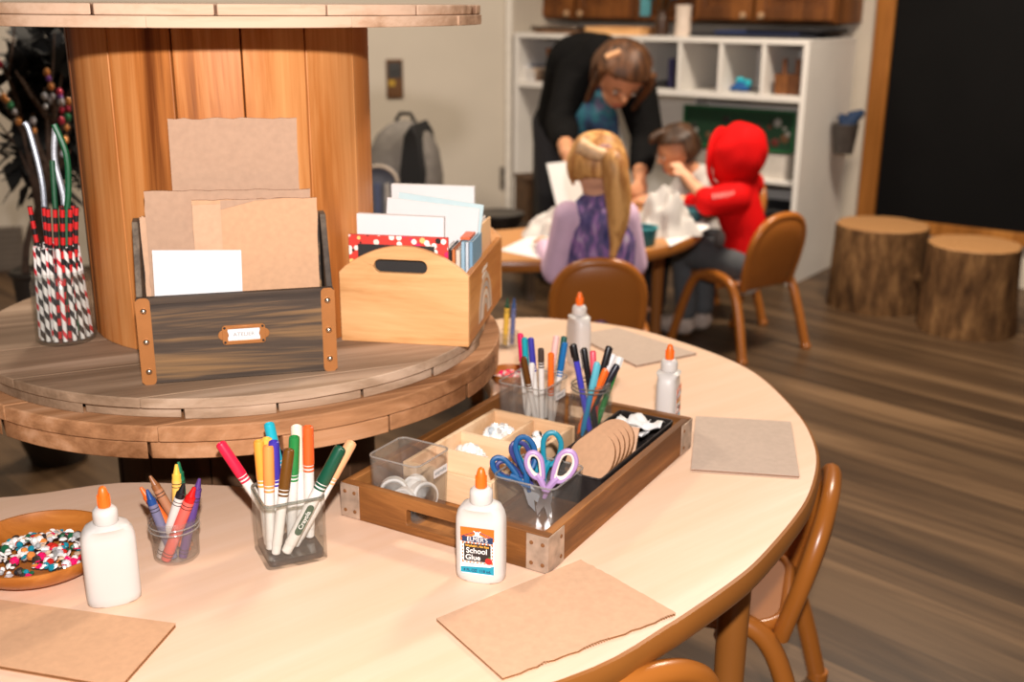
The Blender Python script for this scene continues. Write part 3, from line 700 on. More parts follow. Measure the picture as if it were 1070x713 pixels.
# square glass cup
gl0, gl1 = atz(280, 598, TZ), atz(347, 584, TZ)
ga = radians(26); gw = .074
gc = gl0 + Vector((cos(ga), sin(ga), 0)) * gw / 2 + Vector((-sin(ga), cos(ga), 0)) * gw / 2
GC = thing('glass_cup', 'square clear glass cup full of markers at the front of the table', 'cup', (gc.x, gc.y, TZ), ga)
corner_box(I4, gw, gw, .080, .0034, .010, M_GLASS, GC, base=.010)
b = new(); prism(b, rrect(gw - .008, gw - .008, .007, 5), .0022, .0098); obj('thick_base', b, M_GBASE, GC)
GM = T(gc.x, gc.y, TZ) @ RZ(ga)
def cup_marker(label, base, tip_px, depth, cap, **k):
    p0 = GM @ Vector((*base, .0125)); p1 = aty(tip_px[0], tip_px[1], depth)
    return marker(label, p0, p1, cap, **k)
GY = gc.y
cup_marker('dark green capped marker with green logo at the front of the glass cup', (-.012, -.0235), (346, 487), GY - .004, (14, 74, 52), text_on='Crayola', roll=radians(205), r=.0074, ln=.143)
cup_marker('tan capped marker leaning right behind the dark green marker', (.002, -.010), (356, 483), GY + .012, (226, 168, 120), r=.0068, ln=.145)
cup_marker('brown capped marker upright at the front left of the glass cup', (-.0235, -.0225), (299, 493), GY - .012, (104, 64, 14), ln=.128)
cup_marker('peach orange capped marker standing front left in the glass cup', (-.026, -.008), (281, 494), GY - .006, (244, 148, 76), ln=.128)
cup_marker('light orange capped marker just behind the peach one in the glass cup', (-.025, .005), (273, 489), GY + .004, (240, 160, 60), ln=.13)
cup_marker('yellow orange capped marker at the back left of the glass cup', (-.022, .018), (279, 479), GY + .012, (242, 182, 76), ln=.13)
cup_marker('violet blue capped marker between the orange and brown markers', (-.012, .012), (287, 485), GY + .004, (66, 52, 160), ln=.13)
cup_marker('bright green capped marker upright in the middle of the glass cup', (.004, .010), (307, 478), GY + .010, (38, 130, 62), ln=.134)
cup_marker('red pink capped marker leaning far left out of the glass cup', (-.004, .023), (246, 487), GY + .020, (228, 30, 66), ln=.138)
cup_marker('turquoise capped marker leaning behind the violet one in the glass cup', (.010, .025), (287, 470), GY + .034, (30, 172, 190), ln=.142)
cup_marker('cream capped marker tall at the back of the glass cup', (.018, .010), (311, 468), GY + .022, (246, 222, 196), ln=.142, r=.0068)
cup_marker('orange red capped marker tallest at the back right of the glass cup', (.025, .003), (322, 463), GY + .018, (234, 96, 40), ln=.143, r=.0066)

# ============================================================ crayon cup
def crayon(label, p0, p1, rgb, ln=.092, r=.0056, tipc=None, group=None, wrap=None):
    p0, p1 = Vector(p0), Vector(p1)
    t = thing('crayon', label, 'crayon', p0, align(p1 - p0), group)
    mw = plain('wrap_%d_%d_%d' % (wrap or rgb), wrap or rgb, .7, var=.06); mt = plain('wax_%d_%d_%d' % rgb, rgb, .4, var=.05)
    b = new(); lathe(b, [(.0, .0003), (r * .9, .0003), (r * .9, .004), (r * .99, .0042), (r, ln - .020), (r * .97, ln - .0195)], 14); wr = obj('paper_wrap', b, mw, t)
    b = new(); lathe(b, [(r * .93, ln - .0198), (r * .93, ln - .013), (r * .72, ln - .0125), (r * .3, ln - .0005), (.0, ln)], 14); obj('wax_tip', b, mt, t)
    b = new()
    for z in (.006, .010, ln - .028, ln - .024): lathe(b, [(r * .985, z - .0006), (r * 1.02, z - .0004), (r * 1.02, z + .0004), (r * .985, z + .0006)], 14)
    obj('black_ring', b, M_BLACKPT, wr)
    return t
cc = Vector((-.399, 1.182, TZ)); CR = .0275
CC = thing('plastic_cup', 'low clear plastic cup of crayons behind the unlabelled glue bottle', 'cup', cc)
b = new(); lathe(b, [(0, .0), (CR - .003, 0), (CR - .001, .003), (CR + .001, .048), (CR + .0025, .050), (CR + .0025, .053), (CR - .0005, .053), (CR - .003, .004), (0, .0035)], 36); obj('cup_body', b, M_CLEAR, CC)
b = new()
for z in (.040, .046): tube(b, [((CR + .0016) * cos(a * pi / 16), (CR + .0016) * sin(a * pi / 16), z) for a in range(32)], .0009, 6, True)
obj('rim_ring', b, M_RIM, CC)
def cc_(label, base, px, dy, rgb, **k):
    crayon(label, cc + Vector((*base, .0042)), aty(px[0], px[1], cc.y + dy), rgb, **k)
cc_('orange crayon leaning left in the plastic cup', (.012, .004), (139, 499), .010, (240, 104, 30), ln=.096)
cc_('blue crayon in front of the orange one in the plastic cup', (.000, -.012), (150, 503), -.008, (22, 66, 130), ln=.09, wrap=(108, 104, 132))
cc_('brown crayon leaning left at the back of the plastic cup', (.012, .016), (150, 486), .024, (146, 92, 52), ln=.10, wrap=(168, 112, 76))
cc_('yellow crayon standing upright at the back of the plastic cup', (-.004, .019), (184, 478), .026, (250, 196, 76), ln=.104, wrap=(240, 186, 84))
cc_('green crayon peeking behind the yellow crayon in the plastic cup', (.004, .023), (186, 478), .034, (16, 110, 72), ln=.104)
cc_('white wrapped crayon with black tip at the front of the plastic cup', (-.016, -.010), (196, 493), -.006, (24, 22, 26), ln=.10, wrap=(206, 196, 188), r=.0058)
cc_('red crayon with coral wrapper leaning right in the plastic cup', (-.008, -.017), (209, 495), -.006, (214, 16, 16), ln=.098, wrap=(226, 92, 78), r=.0066)
cc_('purple crayon leaning right behind the red one in the plastic cup', (.010, -.010), (212, 484), .004, (84, 52, 120), ln=.10)

# ============================================================ wooden bowl of sequins
bc = Vector((-.552, 1.158, TZ))
M_BOWL = wood('bowl_wood', (150, 84, 26), (206, 136, 66), 'X', 6, 14, .4, .4, .05, third=(180, 108, 42), spec=.45)
BW = thing('wooden_bowl', 'round brown wooden bowl of sequins and gems at the left table edge', 'bowl', bc)
b = new(); lathe(b, [(0, 0), (.052, 0), (.070, .007), (.082, .017), (.0865, .028), (.0860, .0302), (.0838, .0302), (.077, .021), (.062, .013), (.04, .009), (0, .008)], 48); obj('bowl_body', b, M_BOWL, BW)
def bits(name, label, cat, bm_fn, mats, parent=None):
    o = obj(name, bm_fn, mats, parent, smooth=False); return tag(o, label, cat, kind='stuff')
def confetti(cen, rx, ry, n, z0, dome, sizes, cols, prefix, M=I4, kinds=('disc', 'gem', 'bead')):
    b = new(); mats = [plain('%s_%d' % (prefix, i), c, .25, .15 if i % 3 == 0 else 0, var=.1) for i, c in enumerate(cols)]
    idx = []
    for i in range(n):
        a = random.random() * 2 * pi; rr = sqrt(random.random())
        x, y = rx * rr * cos(a), ry * rr * sin(a)
        z = z0 + dome * (1 - rr * rr) * random.uniform(.75, 1.05)
        s = random.uniform(*sizes); f0 = len(b.faces); k = random.choice(kinds)
        Q = M @ T(Vector(cen) + Vector((x, y, z))) @ Matrix.Rotation(random.uniform(-.9, .9), 4, (random.random() - .5, random.random() - .5, .01)) @ RZ(random.random() * 6)
        if k == 'disc': lathe(b, [(s, -.0005), (s * 1.02, 0), (s * .4, .0007)], 8, Q)
        elif k == 'gem': lathe(b, [(s * .2, -s * .5), (s, 0), (s * .55, s * .45)], 6, Q)
        else: lathe(b, [(.0001, -s), (s * .7, -s * .7), (s, 0), (s * .7, s * .7), (.0001, s)], 8, Q)
        mi = random.randrange(len(cols)); idx += [mi] * (len(b.faces) - f0)
    for f, m_ in zip(b.faces, idx): f.material_index = m_
    return b, mats
random.seed(3)
cols = [(240, 236, 230)] * 6 + [(226, 196, 166), (160, 160, 158), (226, 20, 96), (200, 40, 30), (24, 90, 60), (20, 130, 150), (60, 50, 44), (214, 130, 60), (30, 34, 40), (206, 206, 210)]
b, mt = confetti(bc, .057, .057, 300, .0140, .012, (.0028, .0058), cols, 'sequin')
bits('sequins', 'mixed shiny sequins and gems heaped in the wooden bowl', 'sequins', b, mt)
# small second bowl and crayons behind the crate
b2c = Vector((*atz(533, 400, TZ).to_2d(), TZ))
B2 = thing('wooden_bowl', 'small dark wooden bowl half hidden behind the spool flange', 'bowl', b2c)
b = new(); lathe(b, [(0, 0), (.024, 0), (.034, .010), (.038, .022), (.0365, .0225), (.031, .012), (.022, .005), (0, .0045)], 32); obj('bowl_body', b, M_BOWL, B2)
b, mt = confetti(b2c, .026, .026, 70, .0075, .013, (.003, .006), [(236, 220, 214), (236, 30, 100), (244, 90, 90), (240, 236, 232)], 'bead')
bits('beads', 'pink and white beads heaped in the small dark bowl', 'beads', b, mt)
k0 = Vector((*atz(531, 362, TZ).to_2d(), TZ))
K = thing('crayon_stand', 'small clear cup behind the pine crate holding two crayons', 'cup', k0)
b = new(); lathe(b, [(0, 0), (.02, 0), (.021, .003), (.021, .030), (.0195, .030), (.0185, .004), (0, .0035)], 24); obj('cup_body', b, M_CLEAR, K)
crayon('yellow crayon with green tip standing behind the pine crate', k0 + Vector((-.006, 0, .0045)), aty(530, 318, k0.y), (24, 70, 40), ln=.092, r=.0052, wrap=(222, 178, 60))
crayon('blue crayon standing beside the yellow one behind the pine crate', k0 + Vector((.007, .002, .0045)), aty(537, 317, k0.y), (44, 74, 124), ln=.092, r=.0046, wrap=(96, 104, 146))
# ============================================================ wooden tray and what it holds
tl, tf_, tr_ = atz(358.4, 539, TZ), atz(572, 601, TZ), atz(720, 468, TZ)
TU = (tf_ - tl).to_2d().length; TV = (tr_ - tf_).to_2d().length; ta = atan2(tf_.y - tl.y, tf_.x - tl.x)
TM = T(tl.x, tl.y, TZ) @ RZ(ta)
M_TRAY = wood('tray_wood_u', (92, 56, 24), (164, 108, 56), 'X', 10, 14, .55, .5, .2, third=(126, 78, 36), spec=.3)
M_TRAYV = wood('tray_wood_v', (92, 56, 24), (164, 108, 56), 'Y', 10, 14, .55, .5, .2, third=(126, 78, 36), spec=.3)
M_IRON = plain('worn_bracket', (186, 164, 144), .5, .45, var=.25, scale=60)
TRY = thing('wooden_tray', 'rectangular dark wooden tray with metal corner brackets on the table', 'tray', (tl.x, tl.y, TZ), ta)
TH, TT = .049, .011
YZ = Matrix(((0, 0, 1, 0), (1, 0, 0, 0), (0, 1, 0, 0), (0, 0, 0, 1)))
slot = rrect(.10, .022, .004, 3, TU / 2, .0225)
for y0 in (TT, TV):
    b = new(); prism_holes(b, [(0, 0), (TU, 0), (TU, TH), (0, TH)], [slot], 0, TT, T(0, y0, 0) @ RX(pi / 2)); obj('end_panel', b, M_TRAY, TRY, .001)
for x0 in (0, TU - TT):
    b = new(); box(b, (x0 + TT / 2, TV / 2, TH / 2), (TT, TV - 2 * TT - .0004, TH)); obj('side_panel', b, M_TRAYV, TRY, .001)
b = new(); box(b, (TU / 2, TV / 2, .0035), (TU - 2 * TT - .0004, TV - 2 * TT - .0004, .0055)); obj('tray_floor', b, M_TRAYV, TRY)
for (x, y) in ((0, 0), (TU, 0), (TU, TV), (0, TV)):
    sx, sy = (1 if x == 0 else -1), (1 if y == 0 else -1)
    b = new()
    box(b, (x + sx * .0135, y - sy * .0008, TH / 2), (.029, .0014, TH - .003)); box(b, (x - sx * .0008, y + sy * .0185, TH / 2), (.0014, .040, TH - .003))
    br_ = obj('corner_bracket', b, M_IRON, TRY, .0004)
    for z in (.011, .037):
        for d_ in (.006, .021):
            b = new(); lathe(b, [(.0026, 0), (.0024, .0008), (0, .0012)], 10, T(x + sx * d_, y - sy * .0014, z) @ RX(pi / 2 * sy)); obj('screw', b, M_CARDC, br_)
        b = new(); lathe(b, [(.0026, 0), (.0024, .0008), (0, .0012)], 10, T(x - sx * .0014, y + sy * .030, z) @ RY(-pi / 2 * sx)); obj('screw', b, M_CARDC, br_)
TF = .0066                                                   # top of the tray floor
def intray(u, v, z=TF): return TM @ T(u, v, z)
M_LIGHTW = wood('organizer_wood', (206, 164, 120), (240, 208, 170), 'X', 9, 10, .55, .5, .05, third=(226, 188, 146), spec=.25)
OW, OD, OH = .138, .235, .042
ou, ov = .030, .092
ORG = thing('organizer_box', 'pale wooden organizer box with open compartments inside the tray', 'box', (0, 0, 0)); ORG.matrix_world = intray(ou, ov)
b = new(); box(b, (OW / 2, OD / 2, .003), (OW - .0122, OD - .0122, .0055)); obj('bottom', b, M_LIGHTW, ORG)
b = new()
for y in (.003, OD - .003): box(b, (OW / 2, y, OH / 2), (OW, .006, OH))
for x in (.003, OW - .003): box(b, (x, OD / 2, OH / 2), (.006, OD - .0124, OH))
obj('frame', b, M_LIGHTW, ORG, .0008)
rows = [.072, .136]
for y in rows: b = new(); box(b, (OW / 2, y, OH / 2 + .001), (OW - .0124, .005, OH - .006)); obj('divider', b, M_LIGHTW, ORG, .0006)
b = new(); box(b, (OW * .52, (rows[1] + OD - .006) / 2 + .001, OH / 2 + .001), (.005, OD - .006 - rows[1] - .006, OH - .006)); obj('divider', b, M_LIGHTW, ORG, .0006)
OM = intray(ou, ov)
WH = [(246, 244, 240)] * 5 + [(226, 220, 212), (200, 196, 190)]
b, mt = confetti((.038, .185, 0), .026, .040, 220, .0075, .031, (.0038, .0066), WH + [(180, 190, 196)], 'pearl', OM, ('bead', 'bead', 'gem')); bits('pearl_beads', 'white pearl beads in the back left compartment of the organizer', 'beads', b, mt)
b, mt = confetti((.104, .183, 0), .022, .038, 170, .0075, .030, (.0036, .0062), WH + [(200, 120, 60), (190, 40, 30), (90, 100, 60), (40, 36, 34), (210, 176, 140)], 'mixed', OM); bits('craft_gems', 'mixed white and coloured gems in the back right compartment', 'beads', b, mt)
b, mt = confetti((.040, .104, 0), .028, .022, 140, .0075, .030, (.0036, .006), WH, 'cotton', OM, ('bead', 'gem')); bits('white_beads', 'small heap of white beads in the middle compartment', 'beads', b, mt)
b = new(); tube(b, [OM @ Vector((.085, .085, .012)), OM @ Vector((.118, .09, .018))], .003, 8); tag(obj('crayon_stub', b, plain('stub_red', (206, 40, 40), .5)), 'red stick lying in the middle compartment', 'stick')
for k, (x0, y0, x1, y1) in enumerate(((.05, .030, .112, .036), (.055, .042, .118, .044), (.045, .052, .108, .054), (.06, .022, .120, .026))):
    b = new(); tube(b, [OM @ Vector((x0, y0, .0075 + .0042)), OM @ Vector((x1, y1, .0075 + .0042))], .004, 8)
    tag(obj('craft_stick', b, plain('stick_wood', (234, 196, 154), .6)), 'pale round wooden stick in the front compartment', 'stick', 'wooden sticks in the front compartment')
# clear plastic bins
def bin_(label, u, v, wd, dp, h, txt=None, yaw=0):
    t = thing('clear_bin', label, 'bin', (0, 0, 0)); t.matrix_world = intray(u, v) @ RZ(yaw)
    corner_box(I4, wd, dp, h, .0022, .011, M_CLEAR, t, 'bin_body', taper=.0025)
    if txt:
        Mx = T(wd / 2 + .0002, .012, h * .72) @ YZ
        b = new(); prism(b, rrect(.030, .011, .001, 2), 0, .0003, Mx); lb = obj('label', b, plain('label_pale', (226, 218, 210), .6), t)
        b = new()
        for i in range(txt): box(b, (-.011 + i * .0036, (.0004 if i % 2 else -.0003), .0004), (.0024, .0030 + .0008 * (i % 3), .0002), Mx)
        obj('faint_lettering', b, plain('grey_ink', (150, 148, 145), .7), lb)
    return intray(u, v) @ RZ(yaw)
if True:
    # the organizer sits behind the two front bins, which stand partly on its front edge row
    BA = bin_('clear plastic bin of white tape rolls at the left front of the tray', .0700, .0515, .079, .077, .079, 7)
    BB = bin_('clear plastic bin of scissors at the right front of the tray', .219, .126, .090, .088, .058)
    BC = bin_('clear plastic bin with white spools and markers at the back left corner of the tray', .066, .384, .082, .086, .079, 6)
M_TAPE = plain('white_tape', (240, 238, 234), .5, var=.01)
def roll(label, M, R, r, wd, group=None):
    t = thing('tape_roll', label, 'tape', (0, 0, 0), None, group); t.matrix_world = M
    b = new(); lathe(b, [(r + .0012, -wd / 2), (R - .0005, -wd / 2), (R, -wd / 2 + .0005), (R, wd / 2 - .0005), (R - .0005, wd / 2), (r + .0012, wd / 2)], 32)
    # join the inner wall
    lathe(b, [(r + .0012, wd / 2), (r + .0012, -wd / 2)], 32)
    o = obj('tape', b, M_TAPE, t)
    b = new(); P = [(r + .0011, -wd / 2), (r + .0011, wd / 2), (r, wd / 2), (r, -wd / 2), (r + .0011, -wd / 2)]
    rings = [[b.verts.new((q * cos(2 * pi * i / 32), q * sin(2 * pi * i / 32), z)) for i in range(32)] for q, z in P[:4]]
    for k in range(4):
        A_, B_ = rings[k], rings[(k + 1) % 4]
        for i in range(32): b.faces.new((A_[i], A_[(i + 1) % 32], B_[(i + 1) % 32], B_[i]))
    obj('core', b, plain('roll_core', (222, 206, 186), .7), t)
    return t
roll('white tape roll standing on edge at the left of the tape bin', BA @ T(-.020, -.008, .0038 + .0185) @ RZ(radians(35)) @ RX(radians(78)), .0185, .0125, .018)
roll('thin clear tape roll standing in the middle of the tape bin', BA @ T(.004, -.019, .0038 + .0165) @ RZ(radians(15)) @ RX(radians(82)), .0165, .0125, .012)
roll('wide white tape roll leaning at the right of the tape bin', BA @ T(.019, .003, .0038 + .0180) @ RZ(radians(60)) @ RX(radians(75)), .0180, .0120, .016)
roll('pale tape roll at the back of the tape bin', BA @ T(-.006, .021, .0038 + .0165) @ RZ(radians(10)) @ RX(radians(86)), .0165, .0118, .012)
for k, (x, y) in enumerate(((-.022, -.022), (-.002, -.024), (.018, -.022))):
    t = thing('thread_spool', 'white thread spool lying in the bottom of the back left bin', 'spool', (0, 0, 0), None, 'white spools in the back left bin'); t.matrix_world = BC @ T(x, y, .0038 + .0105) @ RY(radians(90)) @ RX(radians(20 * (k - 1)))
    b = new(); lathe(b, [(.0085, -.0072), (.0088, -.006), (.0088, .006), (.0085, .0072)], 20); obj('thread', b, M_TAPE, t)
    b = new(); lathe(b, [(.0104, -.0088), (.0104, -.0074)], 20); lathe(b, [(.0104, .0074), (.0104, .0088)], 20); obj('spool_rim', b, M_PAPER, t)
# markers standing in the back left bin
def bm_(label, base, px, dy, cap, **k):
    p0 = BC @ Vector((*base, .006)); marker(label, p0, aty(px[0], px[1], p0.y + dy), cap, ln=k.pop('ln', .128), capl=k.pop('capl', .045), r=k.pop('r', .0048), **k)
bm_('brown capped marker leaning left in the back left bin', (.004, .004), (543, 353), -.02, (98, 58, 18), ln=.115)
bm_('turquoise capped marker in the back left bin', (-.016, .016), (547, 333), .01, (20, 156, 166), ln=.13)
bm_('pink capped marker behind the turquoise one in the back left bin', (-.024, .024), (542, 330), .02, (226, 24, 90), ln=.132)
bm_('blue violet capped marker with yellow end in the back left bin', (-.004, .022), (553, 333), .012, (60, 56, 156), ln=.13)
bm_('dark grey capped marker in the middle of the back left bin', (.010, .012), (565, 350), .0, (72, 58, 50), ln=.12, capl=.022)
bm_('orange capped marker at the front of the back left bin', (.026, .010), (576, 348), -.008, (240, 110, 32), ln=.118, capl=.06)
bm_('pale pink capped marker leaning right in the back left bin', (.006, .030), (584, 333), .02, (240, 190, 180), ln=.132)
bm_('dark green capped marker behind the blue one in the back left bin', (.018, .032), (592, 335), .022, (16, 84, 74), ln=.132)
bm_('blue capped marker with light blue end at the right of the back left bin', (.022, .022), (593, 342), .008, (18, 104, 164), ln=.128)
bm_('white barrelled marker upside down in the back left bin', (-.008, -.002), (557, 365), -.01, (228, 222, 216), ln=.10)
# scissors
M_STEEL = plain('scissor_steel', (198, 200, 204), .28, .9, var=.05)
def scissors(label, M, rgb, lining=None, open_=.34, sc=1):
    t = thing('scissors', label, 'scissors', (0, 0, 0)); t.matrix_world = M @ Matrix.Scale(sc * 1.08, 4)
    mh = plain('handle_%d_%d_%d' % rgb, rgb, .45, var=.05); ml = plain('lining_%d_%d_%d' % (lining or rgb), lining or rgb, .5)
    for s in (-1, 1):
        R_ = RY(-s * open_ / 2)
        b = new(); prism(b, [(-.001 * s, -.0305), (.0045 * s, -.020), (.005 * s, .004), (.0015 * s, .012), (-.0045 * s, .006), (-.004 * s, -.014)], s * .0004, s * .0016, R_ @ RX(pi / 2)); obj('blade', b, M_STEEL, t)
        lp = [(s * -.003, .006), (s * -.006, .016), (s * -.013, .022), (s * -.019, .034), (s * -.0195, .048), (s * -.013, .058), (s * -.0045, .058), (s * .0008, .050), (s * .001, .036), (s * -.001, .022)] if s < 0 else [(-.003, .006), (-.005, .016), (-.011, .022), (-.016, .032), (-.0165, .042), (-.012, .050), (-.005, .050), (0, .043), (.0005, .032), (-.0005, .020)]
        cc3 = [R_ @ Vector((x, s * .001, z)) for x, z in lp]
        b = new(); tube(b, spline(cc3[3:] + [cc3[1].lerp(cc3[9], .5), cc3[2]], 4, True), .0033, 8, True); tube(b, [R_ @ Vector((s * -.0005, s * .001, -.006)), R_ @ Vector((-.001 if s > 0 else .001, s * .001, .008)), R_ @ Vector((-.004 if s > 0 else .004, s * .001, .018)), R_ @ Vector((-.007 if s > 0 else .007, s * .001, .024))], [.0026, .004, .0045, .0035], 8)
        h = obj('handle', b, mh, t)
        if lining:
            cen = sum(cc3[3:], Vector()) / len(cc3[3:])
            b = new(); tube(b, spline([cen.lerp(q, .84) for q in cc3[3:] + [cc3[1].lerp(cc3[9], .5), cc3[2]]], 4, True), .0028, 8, True); obj('handle_lining', b, ml, h)
    b = new(); lathe(b, [(.0026, -.0022), (.0026, .0022)], 12, RX(pi / 2)); obj('pivot_screw', b, M_STEEL, t)
    return t
def sc_place(u, v, px, depth, yaw, z=.062):
    p0 = BB @ Vector((u, v, z)); return p0
camdir = lambda p: (CAM - p).normalized()
def facing(p, up):
    """frame at p whose Z is up and whose -Y looks towards the reader"""
    z = Vector(up).normalized(); y = -(camdir(p)); y = (y - z * y.dot(z)).normalized(); x = y.cross(z)
    return Matrix(((x.x, y.x, z.x, p.x), (x.y, y.y, z.y, p.y), (x.z, y.z, z.z, p.z), (0, 0, 0, 1)))
scissors('lilac scissors with cream lined handles standing in the clear bin', facing(BB @ Vector((.016, -.012, .036)), (.10, .06, 1)), (176, 140, 188), (240, 222, 206), .50)
scissors('dark blue scissors leaning left in the clear bin', facing(BB @ Vector((-.010, -.012, .038)), (-.55, .25, 1)), (20, 84, 136), None, .42)
scissors('teal scissors behind the lilac pair in the clear bin', facing(BB @ Vector((-.004, .018, .038)), (-.18, .1, 1)), (18, 128, 150), None, .40)
scissors('navy blue scissors lowest at the left of the clear bin', facing(BB @ Vector((-.016, .004, .038)), (-.75, -.1, 1)), (58, 60, 118), None, .30, .9)
# dark metal basket with cardboard discs and paper
M_DMETAL = plain('dark_tin', (62, 56, 54), .35, .6, var=.25, scale=80)
DB = thing('metal_bin', 'dark metal bin at the right side of the tray', 'bin', (0, 0, 0)); DM = intray(.2385, .300); DB.matrix_world = DM
DW, DD, DH = .086, .245, .040
corner_box(I4, DW, DD, DH, .0016, .006, M_DMETAL, DB, 'bin_body', rim=False)
b = new(); tube(b, [(x, y, DH) for x, y in rrect(DW, DD, .006, 4)], .0018, 6, True); obj('rolled_rim', b, M_DMETAL, DB)
def cdisc(label, u, v, R, lean, yaw, cutc=.0, z=.0035):
    P = [(R * cos(2 * pi * i / 36), R * sin(2 * pi * i / 36)) for i in range(36)]
    P = [(max(x, -R + cutc), y) for x, y in P]
    b = new(); prism(b, P, -.0018, .0018)
    o = obj('cardboard_disc', b, [M_CARDB, M_CARDC], smooth=False)
    for p in o.data.polygons:
        if abs(p.normal.z) < .5: p.material_index = 1
    o.matrix_world = DM @ T(u, v, z + R * cos(lean) + .003) @ RZ(yaw) @ RX(pi / 2 - lean)
    return tag(o, label, 'cardboard', 'cardboard discs in the dark bin')
for k in range(5):
    cdisc('round brown cardboard disc leaning in the dark metal bin' if k else 'front brown cardboard disc leaning towards the scissors bin', .0, -.066 + k * .0150, .0405, radians(40), radians(-22))
b = new(); box(b, (0, 0, 0), (.030, .004, .060)); o = obj('cardboard_strip', b, M_CARD, smooth=False); o.matrix_world = DM @ T(.020, .004, .036) @ RZ(radians(10)) @ RX(radians(-36)); tag(o, 'narrow cardboard strip leaning on the cardboard discs', 'cardboard')
def crumple(name, label, cat, P, mat, amp, seed, n=14, th=.0006):
    rnd = random.Random(seed); b = new(); from mathutils import noise
    g = [[None] * (n + 1) for _ in range(n + 1)]
    for i in range(n + 1):
        for j in range(n + 1):
            p = P(i / n, j / n); q = noise.noise(Vector((i / n * 3.1 + seed, j / n * 3.1, seed * .7)))
            g[i][j] = b.verts.new(p + Vector((0, 0, amp * (q + .5))))
    for i in range(n):
        for j in range(n): b.faces.new((g[i][j], g[i + 1][j], g[i + 1][j + 1], g[i][j + 1]))
    o = obj(name, b, mat, None)
    md = o.modifiers.new('thickness', 'SOLIDIFY'); md.thickness = th
    return tag(o, label, cat)
for k, (u, v, r_) in enumerate(((.0, .072, .5), (-.012, .090, .2), (.014, .086, -.2))):
    crumple('torn_paper', ('torn white paper scrap at the front of the dark metal bin', 'torn white paper scrap at the back of the dark metal bin', 'torn white paper scrap along the right of the dark metal bin')[k], 'paper',
            lambda a, c, u=u, v=v, r_=r_: DM @ Vector((u + (a - .5) * .05 + (c - .5) * .01 * r_, v + (c - .5) * .034, .018 + .020 * abs(a - .5 + r_ * .4) + .008 * k)), M_PAPER, .008, 3 + k, 8)
# pen jar
pj = intray(.160, .392); pjv = pj @ Vector((0, 0, 0))
PJ = thing('pen_jar', 'clear glass jar of pens at the back of the tray', 'jar', (0, 0, 0)); PJ.matrix_world = pj
R = .033
b = new(); lathe(b, [(0, 0), (R - .003, 0), (R, .004), (R, .064), (R - .003, .072), (R - .0045, .076), (R - .0045, .090), (R - .007, .090), (R - .007, .075), (R - .0028, .063), (R - .0028, .006), (0, .0055)], 32); obj('glass_body', b, M_GLASS, PJ)
b = new()
for z in (.079, .085): tube(b, [((R - .004) * cos(a * pi / 14), (R - .004) * sin(a * pi / 14), z) for a in range(28)], .0013, 6, True)
obj('screw_thread', b, M_GRIM, PJ)
def pen(label, base, px, dy, c1, c2=None, ln=.148, r=.0046, frac=.55, tipc=None):
    p0 = pj @ Vector((*base, .0065)); p1 = aty(px[0], px[1], p0.y + dy)
    t = thing('pen', label, 'pen', p0, align(p1 - p0))
    m1, m2 = plain('pen_%d_%d_%d' % c1, c1, .35, var=.04), plain('pen_%d_%d_%d' % (c2 or c1), c2 or c1, .35, var=.04)
    ln = (p1 - p0).length; z1 = ln * frac
    b = new(); lathe(b, [(0, .0002), (r * .3, .0003), (r * .9, .012), (r, .014), (r, z1)], 14); obj('barrel', b, m1, t)
    b = new(); lathe(b, [(r * 1.05, z1 + .0003), (r * 1.05, ln - .002), (r * .8, ln), (0, ln)], 14); cp = obj('cap', b, m2, t)
    b = new(); box(b, (0, -r * 1.25, z1 + (ln - z1) * .6), (.0022, .0012, (ln - z1) * .7)); obj('pocket_clip', b, m2, cp)
pen('black and blue violet pen leaning left in the pen jar', (.008, -.012), (599, 360), -.01, (66, 62, 176), (20, 18, 20), frac=.83)
pen('black pen with white ring in the pen jar', (.010, .004), (610, 364), .0, (24, 20, 26), (18, 16, 18), frac=.7)
pen('red and pink pen in the middle of the pen jar', (.004, .012), (619.5, 367), .01, (190, 24, 40), (232, 84, 100), frac=.75)
pen('light blue patterned pen at the front of the pen jar', (-.004, -.018), (624, 379), -.014, (30, 128, 170), (96, 180, 196), frac=.6)
pen('orange pen leaning right at the front of the pen jar', (-.014, -.012), (633, 386), -.012, (240, 106, 28), (240, 106, 28), frac=.6)
pen('tall black pen with green grip in the pen jar', (-.008, .004), (636.5, 362), .004, (14, 80, 46), (26, 24, 26), frac=.72)
pen('white and violet pen at the right of the pen jar', (-.014, .010), (641, 370), .008, (110, 70, 140), (232, 226, 222), frac=.78)
pen('green and white pen at the far right of the pen jar', (.0, .018), (648, 373), .012, (34, 120, 52), (230, 226, 220), frac=.82)
pen('dark navy pen in front of the green pen in the pen jar', (-.018, .0), (645, 381), .002, (20, 20, 40), (22, 18, 34), frac=.6)
# ============================================================ white shelving along the right wall
def bk(t, d, z): return P0 + AD * t + AN * d + Vector((0, 0, z))
BKA = atan2(-AD.y, -AD.x)
BM = Matrix(((AD.x, AN.x, 0, P0.x), (AD.y, AN.y, 0, P0.y), (0, 0, 1, 0), (0, 0, 0, 1)))      # local (along, into wall, up)
def bpos(px, py, d):
    t, z = vin(px, py, P0 + AN * d, AD); return t, z
tdiv = [0.0] + [bpos(px, 70, 0)[0] for px in (797.5, 751.6, 709)]
stp = (tdiv[3] - tdiv[0]) / 3
TL = bpos(537, 60, 0)[0]; ZT, ZS = 1.046, .792
BS = thing('bookcase', 'long white bookcase with a row of open cubbies against the right wall', 'bookcase'); BS.matrix_world = BM
def bb(name, t0, t1, d0, d1, z0, z1, mat=M_WHITE, parent=None):
    b = new(); box(b, ((t0 + t1) / 2, (d0 + d1) / 2, (z0 + z1) / 2), (abs(t1 - t0), abs(d1 - d0), z1 - z0)); return obj(name, b, mat, parent or BS, .002)
bb('top_board', 0, TL, 0, .56, ZT - .022, ZT)
